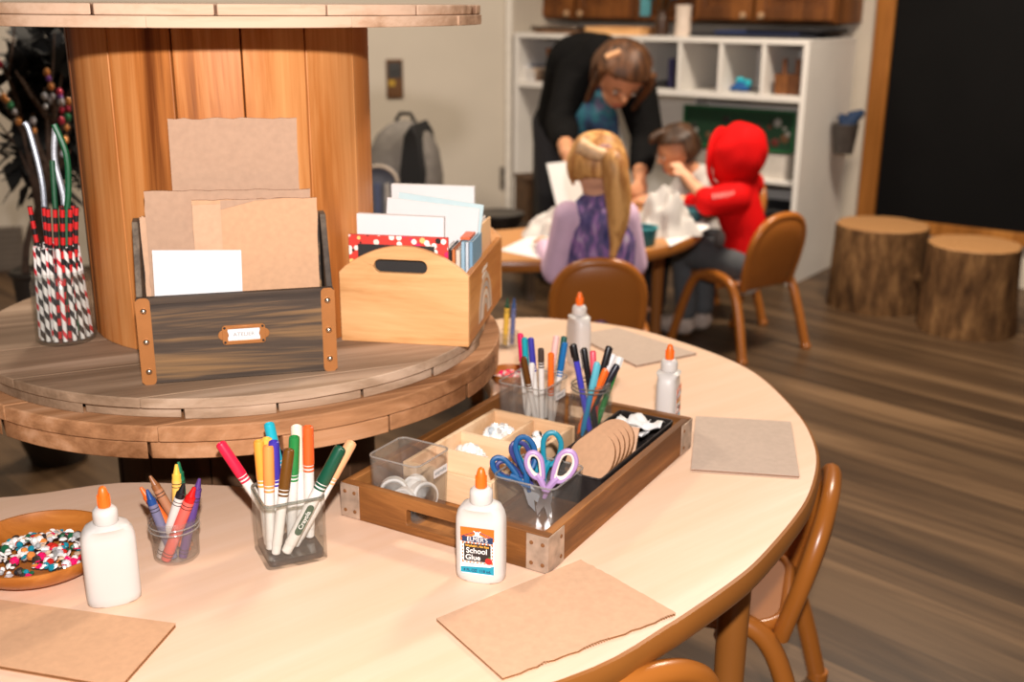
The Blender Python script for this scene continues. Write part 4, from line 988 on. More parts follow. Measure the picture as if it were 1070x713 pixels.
bb('end_panel', 0, .024, 0, .56, 0, ZT - .0222)
bb('end_panel', TL - .024, TL, 0, .56, 0, ZT - .0222)
bb('cubby_shelf', .0242, TL - .0242, 0, .38, ZS - .002, ZS + .024)
bb('cubby_back', .0242, TL - .0242, .38, .39, ZS - .2, ZT - .0222)
bb('back_panel', .0242, TL - .0242, .545, .559, .012, ZT - .0222)
bb('bottom_board', .0242, TL - .0242, .03, .545, .03, .05)
t = stp; divs = []
while t < TL - .12:
    bb('divider', t - .009, t + .009, .002, .378, ZS + .0242, ZT - .0222); divs.append(t); t += stp
bb('upright', tdiv[3] + stp * .15, tdiv[3] + stp * .15 + .02, .25, .545, .0502, ZS - .0022)
bb('low_shelf', .0242, tdiv[3] + stp * .15 - .0002, .06, .54, .43, .448)
def item(name, label, cat, px, py, d, group=None, yaw=0, z=None):
    tt, zz = bpos(px, py, d); r = thing(name, label, cat, (0, 0, 0), None, group)
    r.matrix_world = BM @ T(tt, d, zz if z is None else z) @ RZ(yaw); return r
ZC = ZS + .0243
# (local x runs to the LEFT in the picture)
o = item('toy_animal', 'turquoise and blue plastic toy lying in the white cubby', 'toy', 774, 97, .10, z=ZC)
b = new(); tube(b, [(-.04, 0, .016), (-.01, 0, .024), (.02, 0, .022), (.05, 0, .010)], [.014, .022, .018, .007], 12); obj('toy_body', b, plain('toy_blue', (16, 84, 150), .45), o)
b = new(); tube(b, [(-.018, -.004, .048), (.005, -.004, .054), (.022, -.004, .046)], [.008, .012, .008], 10); ball(b, (-.036, -.008, .040), .016); obj('toy_head', b, plain('toy_cyan', (30, 178, 196), .45), o)
for k, (px, lb) in enumerate(((818, 'brown wooden tool caddy at the left of the right-hand cubby'), (832, 'dark brown wooden tool caddy at the far right of the cubby'))):
    o = item('wooden_caddy', lb, 'caddy', px, 98, .08, z=ZC)
    b = new(); prism(b, rrect(.058, .06, .008, 3), 0, .085, I4, rrect(.066, .07, .008, 3)); obj('caddy_body', b, plain('caddy_brown%d' % k, ((118, 70, 28), (92, 52, 20))[k], .6, var=.2), o)
    b = new(); tube(b, [(0, 0, .085), (0, 0, .150)], .011, 10); obj('handle', b, plain('caddy_handle', (104, 62, 34), .6), o)
for k, (px, rgb, h, w_) in enumerate(((706, (40, 20, 24), .125, .018), (700, (34, 30, 70), .132, .028), (689, (22, 20, 22), .030, .06))):
    o = item('book' if k < 2 else 'black_case', ('dark red book standing beside the navy one in the cubby', 'navy blue book standing in the cubby behind the adult', 'small black case lying left of the navy book')[k], 'book' if k < 2 else 'case', px, 92, .07, z=ZC)
    b = new(); box(b, (0, .05, h / 2), (w_, .10, h)); obj('cover', b, plain('bk_%d' % k, rgb, .5), o, .002)
    if k < 2: b = new(); box(b, (0, .052, h / 2), (w_ * .7, .102, h - .008)); obj('pages', b, M_PAPER, o)
for k, (dz, rgb, w_, rr) in enumerate(((.0, (120, 84, 56), .13, .0), (.016, (150, 128, 108), .125, .1), (.032, (176, 150, 124), .12, -.1), (.048, (206, 184, 160), .10, .15), (.062, (116, 120, 134), .06, .0))):
    o = item('book', ('bottom brown book of the pile in the far left cubby', 'grey tan book second from bottom in the far left cubby', 'tan book in the middle of the pile in the far left cubby', 'cream book near the top of the pile in the far left cubby', 'small grey blue book on top of the pile in the far left cubby')[k], 'book', 549, 80, .06, z=ZC + dz, yaw=rr * .6)
    b = new(); box(b, (0, .07, .0071), (w_, .14, .0142)); obj('cover', b, plain('pile_%d' % k, rgb, .6), o, .001)
    b = new(); box(b, (0, .069, .007), (w_ - .006, .141, .010)); obj('pages', b, M_PAPER, o)
o = item('basket', 'brown woven basket in the cubby left of the adult', 'basket', 581, 80, .05, z=ZC)
b = new(); prism(b, rrect(.105, .15, .02, 4, 0, .075), 0, .006, I4); 
lv = [(rrect(.105, .15, .02, 4, 0, .075), 0), (rrect(.125, .17, .02, 4, 0, .075), .155), (rrect(.117, .162, .018, 4, 0, .075), .155), (rrect(.098, .142, .018, 4, 0, .075), .006)]
rg = [[b.verts.new((x, y, z)) for x, y in P] for P, z in lv]
for A_, B_ in zip(rg, rg[1:]):
    for i in range(len(A_)): b.faces.new((A_[i], A_[(i + 1) % len(A_)], B_[(i + 1) % len(A_)], B_[i]))
obj('basket_body', b, wood('basket_brown', (86, 48, 20), (128, 78, 36), 'X', 5, 60, .7, .6, .5), o)
b = new(); tube(b, [(x, y, .155) for x, y in rrect(.121, .166, .02, 4, 0, .075)], .006, 6, True); obj('basket_rim', b, plain('basket_rim', (104, 60, 26), .7), o)
# things on top
o = item('vase', 'tall white vase on the bookcase top between the wall cabinets', 'vase', 713, 38, .10, z=ZT + .0002)
b = new(); lathe(b, [(0, 0), (.034, 0), (.037, .01), (.034, .07), (.035, .12), (.039, .135), (.036, .135), (.031, .118), (.03, .01), (0, .008)], 28); obj('vase_body', b, plain('vase_white', (222, 204, 188), .4), o)
o = item('vase', 'dark vase of blue flowers beside the white vase', 'vase', 691, 38, .12, z=ZT + .0002)
b = new(); lathe(b, [(0, 0), (.028, 0), (.036, .03), (.030, .08), (.022, .10), (.024, .11), (.020, .11), (.018, .1), (.02, .01), (0, .008)], 24); obj('vase_body', b, plain('vase_dark', (66, 44, 30), .3), o)
for k in range(6):
    b = new(); a = k * 1.1; tip = (.06 * cos(a), .05 * sin(a), .17 + .02 * (k % 3)); tube(b, [(0, 0, .06), (tip[0] * .5, tip[1] * .5, .13), tip], .002, 6); st = obj('flower_stem', b, plain('stem_green', (30, 50, 40), .6), o)
    b = new()
    for j in range(5): ball(b, (tip[0] + .012 * cos(j * 1.256), tip[1] + .012 * sin(j * 1.256), tip[2]), .011, seg=8, rings=5)
    obj('blossom', b, plain('blossom_blue', (34, 96, 128), .6), st)
t0, _ = bpos(648, 38, .04)
b = new(); prism(b, rrect(.30, .16, .01, 3), 0, .006); o = item('wooden_tray', 'orange wooden tray lying on the bookcase top above the adult', 'tray', 648, 38, .12, z=ZT + .0002)
obj('tray_base', b, M_PINE, o)
b = new(); prism_holes(b, rrect(.30, .16, .01, 3), [rrect(.284, .144, .008, 3)], .006, .034); obj('tray_wall', b, M_PINE, o)
for k, (px, rgb, w_, z_) in enumerate(((586, (56, 40, 28), .27, .016), (588, (120, 84, 54), .25, .0))):
    o = item('wooden_board', ('dark studded board on top of the brown board on the bookcase', 'brown board lying on the far left of the bookcase top')[k], 'board', px, 38, .10, z=ZT + .0002 + z_)
    b = new(); box(b, (0, 0, .0075), (w_, .13, .015)); obj('board', b, plain('board_%d' % k, rgb, .6, var=.3, scale=40), o, .002)
    if k == 0:
        b = new()
        for i in range(9): ball(b, (-.12 + .03 * i, -.062, .016), .006, seg=8, rings=5)
        obj('studs', b, M_RIVET, o)
for k, (t0, t1, rgb, z_, d0) in enumerate(((.02, .62, (34, 34, 42), 0, .10), (.10, .50, (34, 52, 96), .0132, .13), (-.0, .34, (24, 22, 26), .0264, .12))):
    o = thing('folded_mat', ('dark grey folded mat lowest of the pile on the bookcase top', 'blue folded mat in the middle of the pile on the bookcase top', 'black folded mat on top of the pile on the bookcase')[k], 'mat', (0, 0, 0)); o.matrix_world = BM @ T(0, 0, ZT + .0002 + z_)
    b = new(); box(b, ((t0 + t1) / 2, d0 + .16, .0065), (t1 - t0, .32, .0128)); obj('mat', b, plain('mat_%d' % k, rgb, .8), o, .004)
# wall cabinets above
M_CAB = wood('cabinet_oak', (84, 46, 14), (134, 80, 32), 'Z', 10, 10, .5, .5, .1, third=(106, 60, 22), spec=.35)
def cabinet(label, pxl, pxr, d, zb, splits, knobs, plaque=False):
    tl_, tr__ = bpos(pxl, 25, d)[0], bpos(pxr, 25, d)[0]
    c = thing('wall_cabinet', label, 'cabinet'); c.matrix_world = BM @ T(0, d, 0)
    b = new(); box(b, ((tl_ + tr__) / 2, (.598 - d) / 2 + .012, zb + .36), (tl_ - tr__, .598 - d - .024, .72)); obj('cabinet_body', b, M_CAB, c, .002)
    es = [tr__] + [bpos(p, 15, d)[0] for p in splits] + [tl_]
    for i, (a, e) in enumerate(zip(es, es[1:])):
        a += .008; e -= .008
        b = new(); w_ = e - a
        prism_holes(b, [(a, zb + .012), (e, zb + .012), (e, zb + .70), (a, zb + .70)], [[(a + .05, zb + .065), (e - .05, zb + .065), (e - .05, zb + .65), (a + .05, zb + .65)]], 0, .020, T(0, .020, 0) @ RX(pi / 2))
        box(b, ((a + e) / 2, .014, zb + .3575), (w_ - .098, .008, .589)); box(b, ((a + e) / 2, .010, zb + .3575), (w_ - .15, .008, .53))
        dr = obj('door', b, M_CAB, c, .003)
        kt, kz = bpos(knobs[i][0], knobs[i][1], d)
        b = new(); lathe(b, [(.006, 0), (.006, .012), (.014, .016), (.016, .022), (.012, .028), (0, .030)], 16, T(kt, 0, max(kz, zb + .03)) @ RX(pi / 2)); obj('knob', b, plain('knob_brass', (214, 176, 136), .3, .5), dr)
        if plaque and i == 0:
            b = new(); prism(b, rrect(.11, .05, .008, 3, (a + e) / 2 + .02, zb + .135), 0, .006, T(0, -.0005, 0) @ RX(pi / 2)); obj('plaque', b, plain('plaque_silver', (150, 140, 132), .4, .4), dr)
    return c
ZB = ZT + .062
cabinet('right brown oak wall cabinet with two doors above the white bookcase', 724, 872, .26, ZB, (787,), ((797, 17), (778, 17)), True)
cabinet('left brown oak wall cabinet with two doors above the white bookcase', 557, 663, .26, ZB, (600,), ((608, 18), (594, 18)))
o = thing('open_shelf_unit', 'narrow brown open shelf between the two wall cabinets', 'shelf'); o.matrix_world = BM @ T(0, .30, 0)
tl_, tr__ = bpos(663, 25, .26)[0] - .004, bpos(724, 25, .26)[0] + .004
b = new(); box(b, ((tl_ + tr__) / 2, .28, ZB + .36), (tl_ - tr__, .012, .72)); obj('back_board', b, M_CAB, o)
b = new(); box(b, ((tl_ + tr__) / 2, .145, ZB + .01), (tl_ - tr__, .255, .02)); box(b, ((tl_ + tr__) / 2, .145, ZB + .4), (tl_ - tr__, .255, .02)); obj('shelf_board', b, M_CAB, o)
tt, _ = bpos(675, 10, .36); b = new(); prism(b, rrect(.09, .13, .004, 3, tt, ZB + .0852), 0, .02, T(0, .03, 0) @ RX(pi / 2)); q = obj('picture_book', b, plain('book_teal', (90, 160, 170), .5)); q.matrix_world = BM @ T(0, .30, .0); tag(q, 'pale teal book standing on the narrow brown shelf', 'book')
# things under the cubbies
tt, zz = bpos(772, 140, .14)
o = thing('poster', 'green framed picture with small figures hanging under the cubbies', 'poster'); o.matrix_world = BM @ T(0, .14, 0)
pl_, pr_ = bpos(714, 130, .14)[0], bpos(831, 130, .14)[0]; zt_, zb_ = .742, .56
b = new(); box(b, ((pl_ + pr_) / 2, .006, (zt_ + zb_) / 2), (pl_ - pr_, .010, zt_ - zb_)); obj('backing', b, plain('poster_green', (20, 62, 36), .6), o)
b = new(); b2 = new()
for (x0, x1, z0, z1) in ((pr_, pl_, zt_ - .008, zt_), (pr_, pl_, zb_, zb_ + .008), (pr_, pr_ + .008, zb_, zt_), (pl_ - .008, pl_, zb_, zt_)): box(b, ((x0 + x1) / 2, -.001, (z0 + z1) / 2), (x1 - x0, .008, z1 - z0))
obj('frame', b, plain('poster_edge', (30, 110, 60), .5), o)
rnd = random.Random(5)
mats = [plain('fig_%d' % i, c, .6) for i, c in enumerate(((120, 84, 54), (60, 44, 34), (170, 166, 158), (110, 40, 30), (40, 36, 30)))]
for k in range(26):
    b = new(); x = pr_ + .03 + (pl_ - pr_ - .06) * rnd.random(); z = zb_ + .02 + .09 * rnd.random() + (.04 if k % 5 == 0 else 0); s_ = .008 + .014 * rnd.random()
    lathe(b, [(s_, 0), (s_ * .6, .003), (0, .004)], 8, T(x, .001, z) @ RX(pi / 2)); obj('figure', b, mats[rnd.randrange(5)], o, smooth=False)
def open_box(name, label, cat, M, wd, dp, h, mat, r=.015, th=.004, flare=1.06):
    o = thing(name, label, cat); o.matrix_world = M
    b = new()
    lv = [(rrect(wd, dp, r, 4), 0), (rrect(wd * flare, dp * flare, r, 4), h), (rrect(wd * flare - 2 * th, dp * flare - 2 * th, r * .8, 4), h), (rrect(wd - 2 * th, dp - 2 * th, r * .8, 4), th)]
    rg = [[b.verts.new((x, y, z)) for x, y in P] for P, z in lv]
    for A_, B_ in zip(rg, rg[1:]):
        for i in range(len(A_)): b.faces.new((A_[i], A_[(i + 1) % len(A_)], B_[(i + 1) % len(A_)], B_[i]))
    b.faces.new(rg[0][::-1]); b.faces.new(rg[-1]); obj('box_body', b, mat, o)
    b = new(); tube(b, [(x, y, h) for x, y in rrect(wd * flare - th, dp * flare - th, r, 4)], th * 1.1, 6, True); obj('rim', b, mat, o)
    return o
tm, _ = bpos(808, 172, .16)
open_box('storage_bin', 'white plastic storage bin on the low shelf behind the red jacket', 'bin', BM @ T(tm, .20, .4484), .17, .22, .10, plain('bin_white', (206, 198, 188), .5), .02)
open_box('storage_bin', 'black plastic storage bin on the bookcase floor behind the red jacket', 'bin', BM @ T(tm, .22, .0504), .20, .26, .26, plain('bin_black', (30, 28, 28), .5), .02)
open_box('storage_bin', 'black plastic crate on the bookcase floor beside the black bin', 'bin', BM @ T(tm + .25, .24, .0504), .19, .26, .24, plain('bin_black2', (40, 34, 30), .5), .02)
open_box('storage_bin', 'pale grey storage bin on the low shelf behind the dark haired child', 'bin', BM @ T(tm + .28, .26, .4484), .20, .22, .09, plain('bin_grey', (150, 142, 134), .5), .02)
# bucket hung on the end of the bookcase
tb_, zb_ = vin(880, 142, P0, AN)
tb_ = min(tb_, .44)
BK_M = Matrix(((-AN.x, -AD.x, 0, 0), (-AN.y, -AD.y, 0, 0), (0, 0, 1, 0), (0, 0, 0, 1)))
o = thing('hanging_bucket', 'grey metal half bucket hanging on the end of the white bookcase', 'bucket'); hp = P0 + AN * .33 - AD * .066; o.matrix_world = T(hp.x, hp.y, .555)
b = new(); lathe(b, [(0, 0), (.040, 0), (.043, .004), (.058, .125), (.061, .128), (.058, .131), (.055, .127), (.040, .006), (0, .005)], 28); obj('bucket_body', b, plain('bucket_grey', (96, 90, 86), .5, .4, var=.2, scale=20), o)
b = new(); tube(b, [(.058 * cos(a), .058 * sin(a), .125 + .03 * sin((a) / 1)) for a in [pi * i / 10 for i in range(11)]], .0025, 6); obj('bucket_handle', b, M_STEEL, o)
q = thing('glove', 'navy blue cloth sticking out of the hanging bucket', 'cloth', hp + Vector((0, 0, .555 + .075)))
b = new(); tube(b, [(-.01, 0, -.01), (.005, .0, .05), (.035, .005, .085), (.075, .01, .105)], [.03, .036, .03, .014], 12); tube(b, [(.0, 0, .03), (-.02, .0, .085), (-.03, 0, .095)], [.02, .02, .008], 10); obj('cloth_body', b, plain('navy_cloth', (30, 52, 84), .8), q)

# ============================================================ chalkboard on the right wall
s_in, _ = vin(918, 110, WA, AD); s_out = s_in - 2.4
zl = vin(965, 265, WA, AD)[1]
CB = thing('chalkboard', 'big black chalkboard with orange brown wooden frame on the right wall', 'chalkboard'); CB.matrix_world = Matrix(((AD.x, AN.x, 0, WA.x), (AD.y, AN.y, 0, WA.y), (0, 0, 1, 0), (0, 0, 0, 1)))
M_FRAME = wood('frame_pine', (132, 80, 26), (190, 126, 58), 'Z', 10, 9, .5, .5, .1, third=(160, 100, 40), spec=.3)
b = new(); box(b, ((s_in + s_out) / 2, -.012, 1.2), (s_in - s_out, .016, 2.0)); obj('board_surface', b, plain('slate_black', (12, 11, 11), .65, var=.2, scale=3, spec=.12), CB)
fw = .082
b = new(); box(b, (s_in - fw / 2 + .04, -.022, 1.2), (fw, .04, 2.06)); obj('frame_side', b, M_FRAME, CB, .003)
b = new(); box(b, ((s_in + s_out) / 2 - .01, -.022, .22), (s_in - s_out - fw, .04, .055)); obj('frame_bottom', b, M_FRAME, CB, .003)
# ============================================================ log stools
def bark():
    m, N, L, bb_ = base_mat('tree_bark')
    tc = N.new('ShaderNodeTexCoord'); mp = N.new('ShaderNodeMapping'); mp.inputs['Scale'].default_value = (1, 1, .28); L.new(tc.outputs['Object'], mp.inputs[0])
    n1 = N.new('ShaderNodeTexNoise'); n1.inputs['Scale'].default_value = 26; n1.inputs['Detail'].default_value = 8; n1.inputs['Roughness'].default_value = .7; L.new(mp.outputs[0], n1.inputs['Vector'])
    r = N.new('ShaderNodeValToRGB'); e = r.color_ramp.elements; e[0].position = .32; e[0].color = (*lin((54, 36, 22)), 1); e[1].position = .68; e[1].color = (*lin((150, 112, 72)), 1)
    x = e.new(.5); x.color = (*lin((104, 74, 46)), 1)
    L.new(n1.outputs['Fac'], r.inputs[0]); L.new(r.outputs[0], bb_.inputs['Base Color']); bb_.inputs['Roughness'].default_value = .85; bb_.inputs['Specular IOR Level'].default_value = .15
    bp = N.new('ShaderNodeBump'); bp.inputs['Strength'].default_value = .8; bp.inputs['Distance'].default_value = .01; L.new(n1.outputs['Fac'], bp.inputs['Height']); L.new(bp.outputs[0], bb_.inputs['Normal'])
    return m
M_BARK = bark()
def rings_mat():
    m, N, L, bb_ = base_mat('log_end_rings')
    tc = N.new('ShaderNodeTexCoord'); w_ = N.new('ShaderNodeTexWave'); w_.wave_type = 'RINGS'; w_.rings_direction = 'Z'; w_.inputs['Scale'].default_value = 26; w_.inputs['Distortion'].default_value = 2.5
    L.new(tc.outputs['Object'], w_.inputs['Vector'])
    r = N.new('ShaderNodeValToRGB'); e = r.color_ramp.elements; e[0].color = (*lin((140, 94, 50)), 1); e[1].color = (*lin((190, 142, 90)), 1)
    L.new(w_.outputs['Fac'], r.inputs[0]); L.new(r.outputs[0], bb_.inputs['Base Color']); bb_.inputs['Roughness'].default_value = .7
    return m
M_RINGS = rings_mat()
from mathutils import noise as mnoise
def stump(label, x, y, h, R, seed, tilt=0):
    t = thing('log_stool', label, 'stool', (x, y, 0), seed)
    b = new(); seg, lev = 64, 20; rings = []
    def rad(a, z):
        v = Vector((cos(a) * 1.6, sin(a) * 1.6, z * 2.5 + seed * 3)); v2 = Vector((cos(a) * 7, sin(a) * 7, z * 5 + seed))
        return R * (1 + .07 * mnoise.noise(v) + .030 * mnoise.noise(v2) + .05 * (1 - z / h) ** 2)
    for k in range(lev + 1):
        z = h * k / lev; rings.append([b.verts.new((rad(2 * pi * i / seg, z) * cos(2 * pi * i / seg), rad(2 * pi * i / seg, z) * sin(2 * pi * i / seg), z)) for i in range(seg)])
    for A_, B_ in zip(rings, rings[1:]):
        for i in range(seg): b.faces.new((A_[i], A_[(i + 1) % seg], B_[(i + 1) % seg], B_[i]))
    b.faces.new(rings[0][::-1]); obj('bark', b, M_BARK, t)
    b = new(); P = [(rad(2 * pi * i / seg, h) * cos(2 * pi * i / seg), rad(2 * pi * i / seg, h) * sin(2 * pi * i / seg)) for i in range(seg)]
    prism(b, P, h - .002, h + .003, I4, [(x_ * .975, y_ * .975) for x_, y_ in P]); obj('cut_top', b, M_RINGS, t)
    if tilt:
        b = new(); lathe(b, [(.022, 0), (.016, .012), (0, .016)], 12, T(R * .55, -R * .85, h * .45) @ align((.5, -.85, .1))); obj('knot', b, M_BARK, t)
c1 = atz(915, 331, 0); c2 = atz(1009, 357, 0)
stump('left log stool with bark in front of the chalkboard nearest the white bookcase', c1.x + .055, c1.y + .185, .335, .182, 0, 1)
stump('right log stool with bark and paler cut top in front of the chalkboard', c2.x + .06, c2.y + .170, .330, .170, 1)

# ============================================================ along the back wall
WBM = Matrix(((wb_dir.x, -nb.x, 0, corner.x), (wb_dir.y, -nb.y, 0, corner.y), (0, 0, 1, 0), (0, 0, 0, 1)))   # local (leftwards, out of wall, up)
s0, z0 = wb(421, 102); s1_, z1_ = wb(403, 62)
o = thing('wall_picture', 'small brown and yellow picture on the back wall right of the spool core', 'picture'); o.matrix_world = WBM @ T((s0 + s1_) / 2, .001, (z0 + z1_) / 2)
pw, ph = s1_ - s0, z1_ - z0
b = new(); box(b, (0, .006, 0), (pw, .012, ph)); obj('picture_frame', b, plain('picture_brown', (98, 62, 26), .6), o, .003)
b = new(); box(b, (0, .0125, ph * .22), (pw * .8, .002, ph * .40)); lathe(b, [(pw * .32, 0), (pw * .3, .004), (0, .006)], 16, T(0, .012, ph * .25) @ RX(-pi / 2)); obj('figure', b, plain('picture_dark', (58, 56, 54), .5), o)
b = new(); box(b, (pw * .2, .0125, -.02), (pw * .4, .002, ph * .16)); obj('yellow_patch', b, plain('picture_yellow', (178, 140, 40), .6), o)
def plate(name, label, cat, px0, py0, px1, py1, rgb):
    a, z_b = wb(px1, py1); c, z_t = wb(px0, py0)
    o = thing(name, label, cat); o.matrix_world = WBM @ T((a + c) / 2, .0005, (z_b + z_t) / 2)
    b = new(); box(b, (0, .005, 0), (c - a, .009, z_t - z_b)); obj('plate', b, plain('plate_' + name, rgb, .5), o, .003)
    return o, c - a, z_t - z_b
o, a, c = plate('wall_outlet', 'grey outlet plate low on the back wall beside the corner trim', 'outlet', 522, 174, 531, 197, (126, 116, 104))
for s in (-1, 1): b = new(); box(b, (0, .010, s * c * .22), (a * .5, .003, c * .26)); obj('socket', b, plain('socket_dark', (70, 64, 58), .5), o)
o, a, c = plate('floor_vent', 'grey wall vent near the floor at the far left of the back wall', 'vent', -22, 238, 29, 281, (112, 100, 88))
b = new()
for i in range(7): box(b, (0, .0105, -c * .38 + c * .76 * i / 6), (a * .86, .003, c * .05))
obj('louvre', b, plain('louvre_grey', (92, 82, 72), .6), o)
# grey backpack on a low stool behind the crate
sp_ = aty(424, 215, 4.3); sx_, sy_ = sp_.x, 4.3
o = thing('stool', 'low dark stool behind the pine crate under the grey backpack', 'stool', (sx_, sy_, 0))
hz = sp_.z - .06
b = new(); prism(b, rrect(.34, .28, .05, 5), hz - .03, hz); obj('seat', b, M_DCORE, o, .004)
for i in (-1, 1):
    for j in (-1, 1): b = new(); tube(b, [(i * .13, j * .10, hz - .03), (i * .15, j * .12, 0)], [.018, .013], 10); obj('leg', b, M_DCORE, o)
bp_ = thing('backpack', 'grey and black backpack standing on a low stool behind the pine crate', 'backpack', (sx_, sy_, hz + .0005), radians(-12))
b = new(); rows_ = [(.0, .13, .09), (.05, .145, .105), (.18, .145, .105), (.28, .130, .095), (.34, .10, .078), (.375, .06, .05), (.39, .02, .02)]
rg = [[b.verts.new((w_ * math.copysign(abs(cos(2 * pi * i / 32)) ** .6, cos(2 * pi * i / 32)), d_ * math.copysign(abs(sin(2 * pi * i / 32)) ** .6, sin(2 * pi * i / 32)), z)) for i in range(32)] for z, w_, d_ in rows_]
for A_, B_ in zip(rg, rg[1:]):
    for i in range(32): b.faces.new((A_[i], A_[(i + 1) % 32], B_[(i + 1) % 32], B_[i]))
b.faces.new(rg[0][::-1]); b.faces.new(rg[-1]); obj('bag_body', b, plain('bag_grey', (112, 106, 100), .8, var=.15), bp_)
b = new(); ring = [(x, z) for z, x in ((.0, .035), (.20, .05), (.34, .028), (.385, 0), (.34, -.03), (.2, -.05), (0, -.035))]
prism(b, [(z, x) for x, z in ring], -.115, .100, T(.062, 0, .005) @ RZ(0) @ Matrix(((0, 1, 0, 0), (0, 0, 1, 0), (1, 0, 0, 0), (0, 0, 0, 1)))); obj('black_panel', b, plain('bag_black', (20, 19, 20), .8), bp_, .008)
b = new(); pk = [(-.125, 0), (.02, 0), (.02, .17)] + [(-.0525 + .0725 * cos(pi * i / 12), .17 + .06 * sin(pi * i / 12)) for i in range(1, 12)] + [(-.125, .17)]
prism(b, pk, 0, .03, T(-.01, -.098, .002) @ RX(pi / 2)); pkt = obj('front_pocket', b, plain('bag_pocket', (92, 94, 104), .8, var=.2), bp_, .006)
b = new(); tube(b, [(-.01 + x, -.13, z) for x, z in pk[2:]], .007, 8); obj('piping', b, plain('bag_piping', (176, 160, 144), .7), pkt)
for k, x in enumerate((-.10, -.06, -.02)): b = new(); box(b, (x - .01, -.131, .09), (.018, .006, .15)); obj('stripe', b, plain('bag_stripe%d' % k, ((196, 182, 168), (84, 92, 122), (176, 168, 160))[k], .8), pkt)
b = new(); tube(b, [(-.04, .02, .385), (-.02, .02, .415), (.02, .02, .415), (.04, .02, .38)], .008, 8); obj('grab_loop', b, plain('bag_black', (20, 19, 20), .8), bp_)
# dark bench with a black bowl, brown box, black case by the wall corner
def floor_at(px, py): return atz(px, py, 0)
q = aty(515, 240, 4.5)
o = thing('low_bench', 'low dark bench behind the child table carrying a black bowl', 'bench', (q.x, 4.5, 0), radians(5))
zb2 = max(aty(515, 238, 4.5).z, .08)
b = new(); prism(b, rrect(.40, .26, .02, 3), zb2 - .03, zb2); obj('bench_top', b, plain('bench_dark', (60, 44, 30), .6), o, .003)
for i in (-1, 1): b = new(); box(b, (i * .15, 0, (zb2 - .03) / 2), (.03, .22, zb2 - .0302)); obj('leg', b, plain('bench_dark', (60, 44, 30), .6), o)
o = thing('bowl', 'round black bowl on the low dark bench', 'bowl', (q.x + .03, 4.46, zb2 + .0003))
b = new(); lathe(b, [(0, 0), (.05, 0), (.085, .025), (.098, .06), (.094, .07), (.088, .06), (.07, .028), (.04, .010), (0, .008)], 32); obj('bowl_body', b, plain('bowl_black', (40, 34, 30), .35), o)
b = new(); lathe(b, [(.096, .058), (.102, .064), (.099, .071), (.094, .070)], 32); obj('bowl_rim', b, plain('bowl_black', (40, 34, 30), .35), o)
q = aty(553, 232, 5.0)
o = thing('wooden_box', 'tall brown wooden box beside the black cabinet at the wall corner', 'box', (q.x, 5.0, 0), radians(20)); hh = aty(553, 187, 5.0).z
b = new(); box(b, (0, 0, hh / 2), (.085, .16, hh)); obj('box_body', b, plain('crate_brown', (88, 60, 34), .6, var=.2), o, .003)
b = new(); box(b, (0, 0, hh + .008), (.095, .17, .015)); obj('lid', b, plain('crate_brown', (88, 60, 34), .6), o, .002)
q = aty(569, 232, 4.85)
o = thing('black_cabinet', 'tall narrow black case standing behind the child table beside the adult', 'case', (q.x + .02, 4.85, 0), radians(15)); hh = aty(569, 150, 4.85).z
b = new(); box(b, (0, 0, hh / 2), (.115, .15, hh)); obj('case_body', b, plain('case_black', (20, 18, 18), .6), o, .004)
b = new(); tube(b, [(-.03, 0, hh), (-.03, 0, hh + .02), (.03, 0, hh + .02), (.03, 0, hh)], .006, 8); obj('carry_handle', b, plain('case_black', (20, 18, 18), .6), o)
